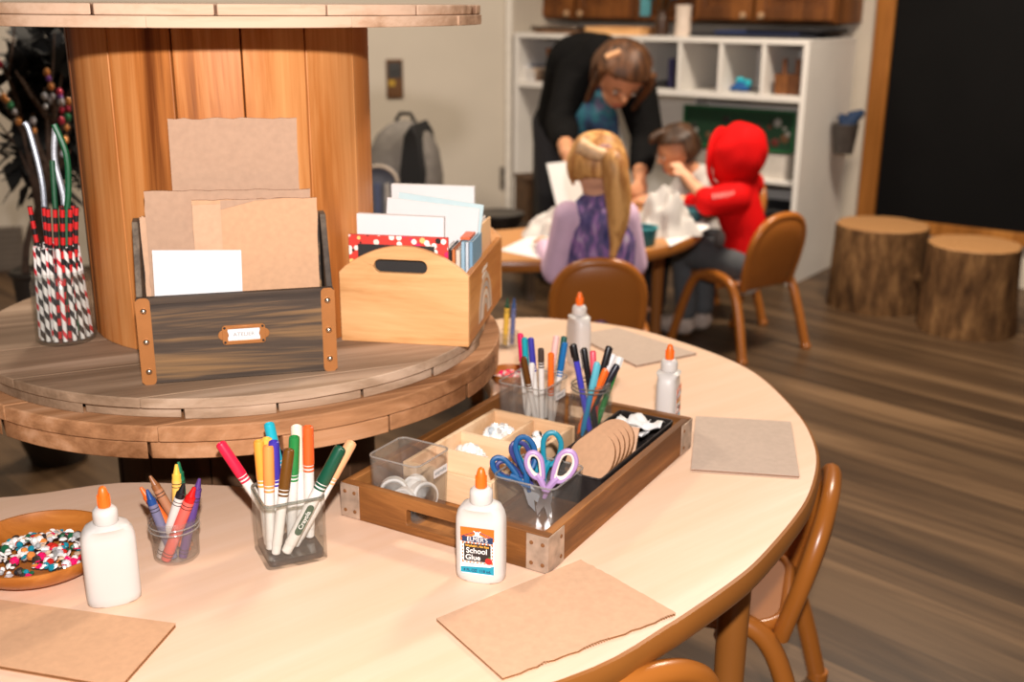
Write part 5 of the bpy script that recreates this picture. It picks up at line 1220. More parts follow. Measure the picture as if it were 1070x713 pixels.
# dried dark branches with leaves behind the spool at the left, in a dark floor vase
vx = aty(40, 300, 2.75)
o = thing('branch_vase', 'tall dark floor vase holding dry branches behind the spool', 'vase', (vx.x, 2.75, 0))
zr = .52
b = new(); lathe(b, [(0, 0), (.07, 0), (.09, .06), (.085, .25), (.055, .44), (.06, zr), (.052, zr), (.047, .44), (.06, .06), (0, .05)], 32); obj('vase_body', b, plain('vase_black', (44, 36, 30), .5), o)
b = new(); lathe(b, [(.06, zr - .012), (.068, zr - .004), (.062, zr + .004), (.052, zr)], 32); obj('vase_lip', b, plain('vase_black', (44, 36, 30), .5), o)
M_TWIG = plain('twig_brown', (72, 52, 38), .8, var=.3, scale=60); M_DLEAF = plain('leaf_near_black', (22, 20, 16), .7, var=.3)
rnd = random.Random(11)
def twig(label, px_top, dy, bead=None, leafy=0, r=.006, via=None, leafspread=.05, mat=None):
    base = Vector((vx.x + rnd.uniform(-.025, .025), 2.75 + rnd.uniform(-.02, .02), .07)); neck = Vector((vx.x + rnd.uniform(-.03, .03), 2.75 + rnd.uniform(-.03, .02), zr + .01))
    tip = aty(px_top[0], px_top[1], 2.75 + dy); mid = neck.lerp(tip, .5) + Vector((rnd.uniform(-.02, .02), 0, 0))
    if via: mid = aty(via[0], via[1], 2.75 + dy)
    t = thing('branch', label, 'branch', base)
    pts = [q - base for q in spline([base, neck, mid, tip], 6)]
    b = new(); n = len(pts); tube(b, pts, [r * (1 - .7 * i / n) for i in range(n)], 8)
    for k in range(3):
        i = int(n * (.55 + .12 * k)); d = Vector((rnd.uniform(-1, 1), rnd.uniform(-.5, .5), 1.2)).normalized(); tube(b, [pts[i], pts[i] + d * .06, pts[i] + d * .12 + Vector((0, 0, .01))], [r * .5, r * .4, r * .2], 6)
    st = obj('stem', b, mat or M_TWIG, t)
    if leafy:
        b = new()
        for k in range(leafy):
            f = rnd.uniform(.60, 1.0); p = pts[min(n - 1, int(f * (n - 1)))] + Vector((rnd.uniform(-1, 1) * leafspread, rnd.uniform(-1, 1) * leafspread, rnd.uniform(-.03, .04)))
            L_ = rnd.uniform(.04, .085); Q = T(p) @ Matrix.Rotation(rnd.uniform(0, 6.28), 4, 'Z') @ RX(rnd.uniform(-1.3, 1.3))
            vs_ = [b.verts.new(Q @ Vector(v)) for v in ((0, 0, 0), (L_ * .3, L_ * .35, .004), (L_ * .22, L_ * .8, 0), (0, L_ * 1.15, -.004), (-L_ * .22, L_ * .8, 0), (-L_ * .3, L_ * .35, .004))]
            b.faces.new(vs_)
        lo_ = obj('leaves', b, M_DLEAF, t, smooth=False); lo_.modifiers.new('thick', 'SOLIDIFY').thickness = .001
    if bead:
        for k in range(len(bead)):
            p = pts[min(n - 1, int((.97 - .05 * k) * (n - 1)))] + Vector((.004, -.012, 0))
            b = new(); ball(b, p, .0062 if k % 2 else .0078, seg=12, rings=8, s=(1, 1, 1.25)); obj('bead', b, plain('bead_%d_%d_%d' % bead[k], bead[k], .15, .3, spec=.8), t)
    return t
GO, PK, GN, SV, PU = (226, 150, 80), (214, 60, 90), (60, 150, 100), (206, 206, 214), (150, 90, 190)
twig('leafy near black branch bushiest at the top left of the spool core', (62, 30), .1, None, 330, .008, (52, 150), .085)
twig('leafy near black branch leaning left with loose leaves', (40, 48), .16, None, 170, .008, (44, 160), .06)
twig('leafy near black branch close against the spool core', (66, 90), .08, None, 260, .008, (58, 170), .06)
twig('bare grey branch leaning far left with gold and green beads', (2, 98), -.06, [GO, GO, GN, SV, GO], 0, .005, (24, 140))
twig('long bare branch crossing to the top left', (-2, 62), .0, [PK], 0, .007, (22, 120))
twig('beaded branch with gold and purple beads against the dark leaves', (48, 70), -.08, [GO, PU, GO, SV], 0, .006, (56, 130))
twig('thin branch with pink beads beside the core', (62, 92), -.1, [PK, PU, SV, PK, PK], 0, .004, (63, 140))
twig('thin branch with gold, red and green beads beside the core', (72, 100), -.12, [GO, PK, GN, GO, GO, SV], 0, .004, (66, 160))
twig('thick straight grey brown branch at the left of the bunch', (34, 118), -.04, [SV, GO], 0, .012, (42, 190))
twig('thick dark brown branch in the middle of the bunch', (54, 96), -.02, [SV], 0, .012, (52, 180))
twig('thick bare brown branch beside the straw jar', (46, 92), -.03, [SV, SV], 0, .010, (50, 170))
# ============================================================ child chairs
M_CHAIR = plain('chair_plastic', (166, 98, 36), .30, var=.06, scale=6, spec=.5)
M_CHAIRP = plain('chair_panel', (156, 92, 34), .38, var=.06, scale=6, spec=.45)
def child_chair(label, x, y, face, H=.51, group=None):
    """face: direction (radians) the sitter looks; local +Y is forward"""
    t = thing('child_chair', label, 'chair', (x, y, 0), face - pi / 2)
    sz, k = .262, H / .51
    b = new()
    n = 14; g = [[None] * (n + 1) for _ in range(n + 1)]
    P = rrect(.27, .275, .07, 6, 0, .01)
    prism(b, P, sz - .010, sz + .001, I4, [(x_ * .985, .01 + (y_ - .01) * .985) for x_, y_ in P]); obj('seat', b, M_CHAIRP, t, .003)
    b = new(); tube(b, [(x_, y_, sz - .003) for x_, y_ in rrect(.262, .267, .07, 6, 0, .01)], .0105, 10, True); obj('seat_rim', b, M_CHAIR, t)
    tilt = radians(14)
    BMx = T(0, -.118, sz - .02) @ RX(tilt)
    hb = (H - sz + .02) / cos(tilt)
    prof = []
    for i in range(25):
        a = pi * i / 24; prof.append((.126 * math.copysign(abs(cos(a)) ** .80, cos(a)), hb - .135 + .135 * sin(a) ** .85))
    outl = [(.114, 0), (.124, hb * .30)] + prof + [(-.124, hb * .30), (-.114, 0)]
    b = new()
    rows_ = []
    m_ = len(outl)
    # dished panel: a fan of inset outlines pushed back towards the middle
    cen = (0, hb * .5)
    lv = []
    for s_, dpt in ((1, 0), (.90, .010), (.6, .017), (.25, .020)):
        lv.append([BMx @ Vector((cen[0] + (p[0] - cen[0]) * s_, -dpt, cen[1] + (p[1] - cen[1]) * s_)) for p in outl])
    back = [[q + BMx.to_3x3() @ Vector((0, -.007, 0)) for q in l] for l in lv]
    for L_, flip in ((lv, False), (back, True)):
        vv = [[b.verts.new(q) for q in l] for l in L_]
        for A_, B_ in zip(vv, vv[1:]):
            for i in range(m_): b.faces.new((A_[i], A_[(i + 1) % m_], B_[(i + 1) % m_], B_[i]))
        b.faces.new(vv[-1])
        if not flip: first = vv[0]
        else:
            for i in range(m_): b.faces.new((first[i], first[(i + 1) % m_], vv[0][(i + 1) % m_], vv[0][i]))
    bkr = obj('backrest', b, M_CHAIRP, t)
    b = new(); rim = [BMx @ Vector((p[0], -.002, p[1])) for p in spline([(q[0], q[1], 0) for q in outl], 2)]
    rim = [Vector((q[0], q[1], q[2])) for q in rim]
    tube(b, [BMx @ Vector((p.x, -.002, p.y)) for p in spline([(q[0], q[1], 0) for q in outl], 2)], .0145, 10); obj('back_rim', b, M_CHAIR, bkr)
    for s in (-1, 1):
        pts = spline([(s * .165, -.185, .004), (s * .152, -.145, .15), (s * .146, -.105, .245), (s * .145, -.05, .278), (s * .145, .03, .278), (s * .146, .085, .245), (s * .152, .125, .15), (s * .165, .165, .004)], 5)
        b = new(); tube(b, pts, .0165, 12); lg = obj('leg_arch', b, M_CHAIR, t)
        for e in (pts[0], pts[-1]):
            b = new(); lathe(b, [(.015, 0), (.0185, .002), (.019, .016), (.0168, .018)], 14, T(e.x, e.y, 0)); obj('foot_cap', b, M_CHAIR, lg)
    b = new(); tube(b, [(-.145, -.03, sz - .018), (.145, -.03, sz - .018)], .010, 8); obj('cross_bar', b, M_CHAIR, t)
    return t
def chair_by_back(label, bx, by, face, H=.51):
    """place so that the middle of the top edge of the back stands at (bx, by)"""
    off = .118 + (H - .242) * math.tan(radians(14))
    return child_chair(label, bx + cos(face) * off, by + sin(face) * off, face, H)
chair_by_back('brown plastic child chair at the right edge of the big table', .506, 1.60, radians(163), .465)
chair_by_back('brown plastic child chair at the front edge of the big table, only its top showing', *atz(664, 699, .525).to_2d(), radians(118), .512)
chair_by_back('brown plastic child chair of the ponytailed girl, seen from behind', .242, 2.955, radians(92), .505)
child_chair('brown plastic child chair under the child in the red hooded jacket', .815, 3.84, radians(126), .50)
child_chair('brown plastic child chair half hidden behind the red jacket beside the bookcase', .735, 4.175, radians(203), .55)

# ============================================================ the children's round table
V2 = lambda q: Vector(q)
T2 = Vector((-.012, 3.763, 0)); R2, Z2 = .655, .472
t2 = thing('child_table', 'low kidney shaped child table with brown rim where the children sit', 'table', T2)
NC, NR = V2((-.20, 3.98)) - T2.to_2d(), .45
op = []
a0, a1 = radians(-172), radians(24)
for i in range(60):
    a = a0 + (a1 - a0) * i / 59; op.append(V2((R2 * cos(a), R2 * sin(a))))
b0 = atan2(op[-1].y + .10 - NC.y, op[-1].x - .14 - NC.x); b1 = atan2(op[0].y + .04 - NC.y, op[0].x + .06 - NC.x)
if b1 > b0: b1 -= 2 * pi
inn = [V2((NC.x + NR * cos(b0 + (b1 - b0) * i / 30), NC.y + NR * sin(b0 + (b1 - b0) * i / 30))) for i in range(31)]
k2 = [p.to_2d() for p in spline([(p.x, p.y, 0) for p in op[::4] + [op[-1], op[-1] + V2((-.03, .07)), op[-1] + V2((-.10, .10))] + inn[3:-1:3]], 4, True)]
b = new(); prism(b, k2, Z2 - .022, Z2); obj('tabletop', b, wood('honey_laminate', (178, 122, 70), (214, 158, 104), 'X', 9, 5, .4, .35, 0, third=(196, 140, 86)), t2)
b = new()
prof = [(.0, -.0002), (.004, -.0016), (.0065, -.007), (.0075, -.016), (.0065, -.026), (.003, -.033), (-.004, -.036), (-.02, -.036), (-.02, -.0225), (.0, -.0225)]
vs = [[b.verts.new((p.x, p.y, Z2 + z)) for p in offs(k2, d)] for d, z in prof]; n = len(k2)
for k in range(len(vs)):
    A_, B_ = vs[k], vs[(k + 1) % len(vs)]
    for i in range(n): b.faces.new((A_[i], A_[(i + 1) % n], B_[(i + 1) % n], B_[i]))
obj('edge_band', b, M_BROWN, t2)
for a in (-42, 12, -100, -160):
    lx, ly = .55 * cos(radians(a)), .55 * sin(radians(a))
    b = new(); lathe(b, [(.018, 0), (.022, .004), (.022, .03), (.02, .04), (.023, Z2 - .0225)], 18, T(lx, ly, 0)); obj('leg', b, M_BROWN, t2)
def tpt(px, py, dz=0): return atz(px, py, Z2 + dz)
b = new(); P = [tpt(522, 262), tpt(562, 243), tpt(604, 258), tpt(570, 272)]; cen = sum(P, Vector()) / 4
prism(b, [(p - cen).to_2d() for p in P], 0, .0012); o = obj('paper_sheet', b, M_PAPER, smooth=False); o.location = (cen.x, cen.y, Z2 + .0003); tag(o, 'flat white paper sheet at the left of the child table', 'paper')
P = [tpt(700, 258), tpt(742, 238), tpt(722, 225), tpt(690, 240)]; cen = sum(P, Vector()) / 4
b = new(); prism(b, [(p - cen).to_2d() for p in P], 0, .0012); o = obj('paper_sheet', b, M_PAPER, smooth=False); o.location = (cen.x, cen.y, Z2 + .0003); tag(o, 'flat white paper sheet at the right of the child table near the red jacket', 'paper')
# upright paper the adult is holding
p0 = aty(571, 171, 3.98); p1 = aty(604, 168, 3.98); p2 = aty(612, 222, 3.90); p3 = aty(584, 226, 3.90)
b = new(); vs1 = [b.verts.new(p) for p in (p0, p1, p2, p3)]; b.faces.new(vs1); o = obj('paper_sheet', b, M_PAPER, smooth=False); o.modifiers.new('thick', 'SOLIDIFY').thickness = .0015; tag(o, 'white paper sheet held upright by the adult above the child table', 'paper')
M_CLOTH = plain('white_cotton', (206, 200, 194), .9, var=.03, spec=.1)
def heap(label, cpx, w_, d_, h_, seed, yaw=0, name='cloth'):
    c = tpt(*cpx); b = new(); seg, lev = 56, 20; rings = []
    for k in range(lev + 1):
        f = k / lev; rr = max(.03, (1 - f) ** .62); z = h_ * f ** .9
        ring = []
        for i in range(seg):
            a = 2 * pi * i / seg
            q = 1 + .34 * mnoise.noise(Vector((cos(a) * 1.6 + seed, sin(a) * 1.6, f * 2.0))) + .16 * mnoise.noise(Vector((cos(a) * 4 + seed, sin(a) * 4, f * 1.2)))
            lx, ly = w_ * rr * q * cos(a) + w_ * .25 * f * f, d_ * rr * q * sin(a) - d_ * .15 * f
            ring.append(b.verts.new((lx, ly, max(0, z * (1 + .30 * mnoise.noise(Vector((cos(a) * 2.2, sin(a) * 2.2 + seed, f * 2)))) + .030 * h_ / .15 * mnoise.noise(Vector((lx * 26 + seed, ly * 26, z * 26))) * min(1, f * 4)))))
        rings.append(ring)
    for A_, B_ in zip(rings, rings[1:]):
        for i in range(seg): b.faces.new((A_[i], A_[(i + 1) % seg], B_[(i + 1) % seg], B_[i]))
    b.faces.new(rings[0][::-1]); b.faces.new(rings[-1]); o = obj(name, b, M_CLOTH); o.location = (c.x, c.y, Z2 + .0004); o.rotation_euler = (0, 0, yaw)
    return tag(o, label, 'cloth')
heap('big crumpled white cloth heap on the child table between girl and red jacket', (690, 243), .110, .11, .150, 2.0)
heap('small crumpled white cloth on the child table left of the girl', (572, 244), .085, .06, .075, 5.0, .5)
def cup(label, cpx, r, h_, rgb, ht=None):
    c = tpt(*cpx); o = thing('craft_tub', label, 'tub', (c.x, c.y, Z2 + .0003))
    b = new(); lathe(b, [(0, 0), (r * .8, 0), (r * .86, .004), (r, h_), (r * .95, h_), (r * .8, .008), (0, .007)], 28); obj('tub_body', b, plain('tub_teal%d' % int(r * 1000), rgb, .45), o)
    b = new(); tube(b, [(r * cos(a * pi / 12), r * sin(a * pi / 12), h_) for a in range(24)], .004, 6, True); obj('tub_rim', b, plain('tub_rim%d' % int(r * 1000), tuple(min(255, int(v * 1.35) + 20) for v in rgb), .4), o)
    return o
cup('dark teal round tub on the child table beside the ponytail', (671, 256), .045, .055, (24, 92, 98))
cup('smaller dark teal tub on the child table in front of the red sleeve', (722, 231), .040, .042, (26, 78, 86))

# ============================================================ people
M_SKIN = plain('skin_light', (226, 172, 138), .55, var=.04, spec=.35)
M_SKIN2 = plain('skin_warm', (206, 146, 108), .55, var=.04, spec=.35)
LAT = [Vector((1, 0, 0))]
def skin_mesh(name, nodes, edges, mat, parent, root, full=.95, vox=.0052):
    """one continuous body or garment: tapered limbs between the joints, fused into a single smooth skin"""
    b = new(); lat = LAT[0]
    def fr(t):
        s_ = lat - t * lat.dot(t)
        if s_.length < .15: s_ = t.orthogonal()
        s_.normalize(); return s_, t.cross(s_)
    R_ = {k: (v[1] if isinstance(v[1], tuple) else (v[1], v[1])) for k, v in nodes.items()}
    for a, c in edges:
        p, q = Vector(nodes[a][0]), Vector(nodes[c][0]); t = (q - p)
        if t.length < 1e-5: continue
        ln = t.length; t.normalize(); s_, o_ = fr(t); ra, rc = R_[a], R_[c]; N_ = 18; rows = []
        for i in range(7):
            th = pi / 2 * (1 - i / 6); rows.append((p - t * (ra[0] + ra[1]) / 2 * sin(th) * full, cos(th), ra))
        for i in range(7):
            th = pi / 2 * i / 6; rows.append((q + t * (rc[0] + rc[1]) / 2 * sin(th) * full, cos(th), rc))
        rg = [[b.verts.new(c_ + (s_ * (cos(2 * pi * k / N_) * r2[0]) + o_ * (sin(2 * pi * k / N_) * r2[1])) * max(m_, .02) * full) for k in range(N_)] for c_, m_, r2 in rows]
        for A_, B_ in zip(rg, rg[1:]):
            for k in range(N_): b.faces.new((A_[k], A_[(k + 1) % N_], B_[(k + 1) % N_], B_[k]))
        b.faces.new(rg[0][::-1]); b.faces.new(rg[-1])
    bmesh.ops.recalc_face_normals(b, faces=b.faces)
    me = bpy.data.meshes.new(name + '_pieces'); b.to_mesh(me); b.free()
    o = bpy.data.objects.new(name, me); COL.objects.link(o)
    rm = o.modifiers.new('fuse', 'REMESH'); rm.mode = 'VOXEL'; rm.voxel_size = vox; rm.use_smooth_shade = True
    sm = o.modifiers.new('soft', 'SMOOTH'); sm.factor = .5; sm.iterations = 4
    m2 = bpy.data.meshes.new_from_object(o.evaluated_get(DG())); m2.name = name
    bpy.data.objects.remove(o); bpy.data.meshes.remove(me)
    m2.materials.clear(); m2.materials.append(mat); m2.shade_smooth()
    o = bpy.data.objects.new(name, m2); COL.objects.link(o)
    if parent: o.parent = parent
    return o
V_ = Vector
def hand(nodes, edges, pre, wrist, d, nrm, sc=1.0, curl=.6):
    """palm plus five fingers grown from the wrist joint; d = pointing direction, nrm = back of the hand"""
    d = V_(d).normalized(); nrm = V_(nrm); nrm = (nrm - d * nrm.dot(d)).normalized(); s = d.cross(nrm)
    w_ = V_(wrist); pm = w_ + d * .030 * sc
    nodes[pre + 'palm'] = (pm, (.016 * sc, .020 * sc)); edges.append((pre + 'wrist', pre + 'palm'))
    for k, (off, ln) in enumerate(((-.021, .036), (-.007, .042), (.007, .040), (.020, .031))):
        a = pm + d * .028 * sc + s * off * sc; c = a + (d * cos(curl * .6) - nrm * sin(curl * .6)) * ln * .5 * sc; e = c + (d * cos(curl * 1.5) - nrm * sin(curl * 1.5)) * ln * .6 * sc
        for nm, q, r in (('a', a, .0085), ('b', c, .0076), ('c', e, .0062)): nodes['%sf%d%s' % (pre, k, nm)] = (q, r * sc)
        edges += [(pre + 'palm', '%sf%da' % (pre, k)), ('%sf%da' % (pre, k), '%sf%db' % (pre, k)), ('%sf%db' % (pre, k), '%sf%dc' % (pre, k))]
    a = w_ + d * .018 * sc - s * .022 * sc; c = a + (d * .7 - s * .6 - nrm * .3).normalized() * .024 * sc; e = c + (d * .9 - nrm * .4).normalized() * .018 * sc
    for nm, q, r in (('ta', a, .0095), ('tb', c, .0082), ('tc', e, .0068)): nodes[pre + nm] = (q, r * sc)
    edges += [(pre + 'wrist', pre + 'ta'), (pre + 'ta', pre + 'tb'), (pre + 'tb', pre + 'tc')]
def head_nodes(nodes, edges, neck, c, fwd, up, s):
    """skull, jaw, nose and ears round a head centre c; s = head height"""
    c, f, u = V_(c), V_(fwd).normalized(), V_(up).normalized(); r_ = f.cross(u).normalized()
    nodes['jaw'] = (c - u * s * .26 + f * s * .12, (s * .26, s * .26)); nodes['skull'] = (c + u * s * .03 - f * s * .02, (s * .40, s * .42)); nodes['crown'] = (c + u * s * .12 - f * s * .06, (s * .36, s * .38))
    nodes['nose'] = (c - u * s * .04 + f * s * .46, s * .045); nodes['brow'] = (c - u * s * .02 + f * s * .30, s * .12)
    edges += [(neck, 'jaw'), ('jaw', 'skull'), ('skull', 'crown'), ('skull', 'brow'), ('brow', 'nose')]
    return f, u, r_
def face_parts(parent, c, f, u, r_, s, skin):
    for k in (-1, 1):
        b = new(); ball(b, c + f * s * .385 + r_ * k * s * .155 + u * s * .02, s * .036, seg=10, rings=6); e = obj('eye', b, plain('eye_white', (214, 200, 188), .4), parent)
        b = new(); ball(b, c + f * s * .402 + r_ * k * s * .155 + u * s * .02, s * .030, seg=8, rings=5); obj('iris', b, plain('iris_brown', (60, 40, 28), .3), e)
        b = new(); tube(b, [c + f * s * .40 + r_ * k * s * .09 + u * s * .10, c + f * s * .41 + r_ * k * s * .16 + u * s * .115, c + f * s * .37 + r_ * k * s * .22 + u * s * .09], s * .014, 6); obj('eyebrow', b, plain('brow_brown', (84, 56, 34), .8), parent)
        b = new(); lathe(b, [(0, -.02), (s * .07, -.01), (s * .085, 0), (s * .06, .008), (0, .004)], 12, Matrix.Translation(c + r_ * k * s * .40 - u * s * .05) @ align(r_ * k) @ Matrix.Diagonal((.7, 1.1, .8, 1))); obj('ear', b, skin, parent)
    b = new(); tube(b, [c + f * s * .335 - u * s * .27 - r_ * s * .09, c + f * s * .375 - u * s * .275, c + f * s * .335 - u * s * .27 + r_ * s * .09], [s * .012, s * .026, s * .012], 8); obj('mouth', b, plain('lips', (176, 84, 78), .5), parent)
def shell(name, c, f, u, r_, rad, mat, parent, cut, amp=.06, seed=1, seg=72, lev=44, strands=72):
    """hair or hood: part of an ellipsoid kept where cut(front, side, height) is true, combed by fine ridges"""
    b = new(); g = []
    for k in range(lev + 1):
        th = pi * k / lev; row = []
        for i in range(seg):
            a = 2 * pi * i / seg; x, y, z = sin(th) * cos(a), sin(th) * sin(a), cos(th)
            q = 1 + amp * mnoise.noise(V_((x * 2 + seed, y * 2, z * 2))) + .012 * sin(a * strands / 2)
            row.append((V_((x, y, z)), c + r_ * (x * rad[0] * q) + f * (y * rad[1] * q) + u * (z * rad[2] * q)))
        g.append(row)
    vm = {}
    def vt(k, i):
        if (k, i) not in vm: vm[(k, i)] = b.verts.new(g[k][i][1])
        return vm[(k, i)]
    for k in range(lev):
        for i in range(seg):
            j = (i + 1) % seg; m_ = (g[k][i][0] + g[k + 1][j][0]) / 2
            if cut(m_.y, m_.x, m_.z):
                try: b.faces.new((vt(k, i), vt(k, j), vt(k + 1, j), vt(k + 1, i)))
                except ValueError: pass
    bmesh.ops.remove_doubles(b, verts=b.verts, dist=1e-5)
    o = obj(name, b, mat, parent); md = o.modifiers.new('thick', 'SOLIDIFY'); md.thickness = .008; md.offset = -1
    return o
def hairmat(name, a, c): return wood(name, a, c, 'Z', 8, 40, .5, .5, .3, spec=.4)
H_BLOND = hairmat('blond_hair', (150, 92, 40), (226, 172, 104)); H_BROWN = hairmat('brown_hair', (42, 26, 16), (104, 66, 38)); H_DARK = hairmat('dark_hair', (34, 22, 14), (78, 52, 32))
def limb(*k): return list(zip(k, k[1:]))
def clothing(name, nodes, edges, mat, parent, root): return skin_mesh(name, nodes, edges, mat, parent, root, 1.06, .007)

# ---- girl with the ponytail, sitting with her back to us
GYY = 3.06
g0 = V_((.243, GYY, 0))
G = thing('person', 'child with blond ponytail and purple patterned vest sitting with back to the camera', 'person', (g0.x, g0.y, .263))
def rel(o_): return lambda p: V_(p) - V_(o_.location)
L_ = rel(G)
hc = aty(624, 176, GYY); hs = .172
nd = {'pelvis': (L_((g0.x, GYY - .015, .325)), (.072, .060)), 'waist': (L_((g0.x + .004, GYY + .0, .43)), (.066, .050)), 'chest': (L_((g0.x + .006, GYY + .005, .545)), (.072, .052)), 'neckbase': (L_((hc.x + .002, GYY + .0, .632)), .036), 'neck': (L_((hc.x, GYY + .005, .668)), .030)}
ed = limb('pelvis', 'waist', 'chest', 'neckbase', 'neck')
f, u, r_ = head_nodes(nd, ed, 'neck', L_(hc), (.05, 1, -.38), (.02, .30, 1), hs)
shL, elL, wrL = aty(594, 226, GYY), aty(580, 284, GYY + .02), aty(566, 257, GYY + .22)
shR, elR, wrR = aty(652, 226, GYY), aty(663, 276, GYY + .03), aty(640, 250, GYY + .22)
for k, (s_, e_, w_) in {'L': (shL, elL, wrL), 'R': (shR, elR, wrR)}.items():
    w_ = V_((w_.x, w_.y, max(w_.z, Z2 + .022)))
    nd[k + 'sh'] = (L_(s_), .034); nd[k + 'el'] = (L_(e_), .026); nd[k + 'wrist'] = (L_(w_), .018)
    ed += [('neckbase', k + 'sh')] + limb(k + 'sh', k + 'el', k + 'wrist')
    hand(nd, ed, k, L_(w_), (0.1 if k == 'L' else -.2, 1, -.05), (0, 0, 1), .72)
    sx = -1 if k == 'L' else 1
    nd[k + 'hip'] = (L_((g0.x + sx * .05, GYY + .02, .318)), .052); nd[k + 'kn'] = (L_((g0.x + sx * .06, GYY + .22, .315)), .040); nd[k + 'an'] = (L_((g0.x + sx * .06, GYY + .20, .07)), .028); nd[k + 'toe'] = (L_((g0.x + sx * .06, GYY + .29, .035)), .026)
    ed += [('pelvis', k + 'hip')] + limb(k + 'hip', k + 'kn', k + 'an', k + 'toe')
body = skin_mesh('body', nd, ed, M_SKIN, G, 'pelvis')
face_parts(G, L_(hc), f, u, r_, hs, M_SKIN)
def vest_mat():
    m, N, L, bb_ = base_mat('purple_vest')
    tc = N.new('ShaderNodeTexCoord'); mp = N.new('ShaderNodeMapping'); mp.inputs['Scale'].default_value = (2.2, 2.2, .8); L.new(tc.outputs['Object'], mp.inputs[0])
    v = N.new('ShaderNodeTexNoise'); v.inputs['Scale'].default_value = 24; v.inputs['Detail'].default_value = 3; L.new(mp.outputs[0], v.inputs['Vector'])
    r = N.new('ShaderNodeValToRGB'); e = r.color_ramp.elements; e[0].position = .30; e[0].color = (*lin((36, 48, 84)), 1); e[1].position = .70; e[1].color = (*lin((186, 168, 190)), 1)
    for p, c in ((.42, (84, 72, 124)), (.52, (98, 88, 128)), (.60, (150, 104, 166))): x = e.new(p); x.color = (*lin(c), 1)
    L.new(v.outputs['Fac'], r.inputs[0]); L.new(r.outputs[0], bb_.inputs['Base Color']); bb_.inputs['Roughness'].default_value = .85
    return m
vn = {'a': (L_((g0.x, GYY - .015, .335)), (.086, .072)), 'b': (L_((g0.x + .006, GYY, .43)), (.090, .066)), 'c': (L_((g0.x + .010, GYY + .004, .55)), (.096, .068)), 'd': (L_((g0.x + .010, GYY + .004, .620)), (.084, .054)), 'l': (L_(shL.lerp(V_((g0.x, GYY, .62)), .45)), .040), 'r': (L_(shR.lerp(V_((g0.x, GYY, .62)), .45)), .040)}
M_LILAC = plain('lilac_sleeve', (214, 182, 206), .85, var=.05)
sn = {'a': (L_((g0.x + .005, GYY, .50)), (.076, .056)), 'b': (L_((g0.x + .006, GYY + .003, .585)), (.076, .052)), 'c': (L_((hc.x, GYY + .0, .632)), .042), 'd': (L_((hc.x, GYY + .003, .648)), .033)}
clothing('shirt', sn, limb('a', 'b', 'c', 'd'), M_LILAC, G, 'a')
clothing('vest', vn, limb('a', 'b', 'c', 'd') + [('d', 'l'), ('d', 'r')], vest_mat(), G, 'a')
M_LILAC = plain('lilac_sleeve', (214, 182, 206), .85, var=.05)
for s_, e_, w_ in ((shL, elL, wrL), (shR, elR, wrR)):
    w_ = V_((w_.x, w_.y, max(w_.z, Z2 + .024)))
    clothing('sleeve', {'a': (L_(s_ + (g0 + V_((0, 0, .6)) - s_) * .25), .040), 'b': (L_(s_), .042), 'c': (L_(e_), .036), 'd': (L_(e_.lerp(w_, .75)), .028)}, limb('a', 'b', 'c', 'd'), M_LILAC, G, 'a')
for sx in (-1, 1):
    clothing('trouser_leg', {'a': (L_((g0.x + sx * .045, GYY + .0, .322)), .060), 'b': (L_((g0.x + sx * .06, GYY + .22, .318)), .048), 'c': (L_((g0.x + sx * .06, GYY + .20, .10)), .036)}, limb('a', 'b', 'c'), plain('dark_leggings', (48, 44, 52), .85), G, 'a')
    clothing('shoe', {'a': (L_((g0.x + sx * .06, GYY + .195, .05)), .036), 'b': (L_((g0.x + sx * .06, GYY + .26, .036)), .036), 'c': (L_((g0.x + sx * .06, GYY + .31, .032)), .028)}, limb('a', 'b', 'c'), plain('shoe_dark', (60, 50, 48), .7), G, 'a')
hair = shell('hair', L_(hc) + u * .012, f, u, r_, (.086, .090, .093), H_BLOND, G, lambda fy, sx, z: z > .15 + max(0, fy) * .6 or (fy < .25 and z > -.62), .05, 2)
cl0 = aty(637, 164, GYY - .085)
b = new(); pts = spline([L_(p) for p in (aty(634, 160, GYY - .085), aty(641, 172, GYY - .105), aty(646, 205, GYY - .10), aty(645, 240, GYY - .095), aty(640, 268, GYY - .09))], 6)
n = len(pts); tube(b, pts, [.020 + .018 * sin(pi * min(1, i / n * 1.15)) - .012 * (i / n) ** 3 for i in range(n)], 18); obj('ponytail', b, H_BLOND, hair)
b = new(); pts = spline([L_(p) for p in (aty(606, 152, GYY - .085), aty(622, 160, GYY - .10), aty(634, 162, GYY - .095))], 5); tube(b, pts, [.024, .022, .021, .020, .020, .019, .019, .018, .018, .017, .016][:len(pts)], 14); obj('hair_twist', b, plain('hair_pale', (222, 180, 134), .5, var=.2, scale=90), hair)
b = new(); tube(b, [L_(aty(632, 160, GYY - .088)) + u * .0 + r_ * .02 * cos(a * pi / 6) + u * .02 * sin(a * pi / 6) for a in range(12)], .006, 8, True); obj('hair_tie', b, plain('hair_tie', (190, 150, 150), .7), hair)

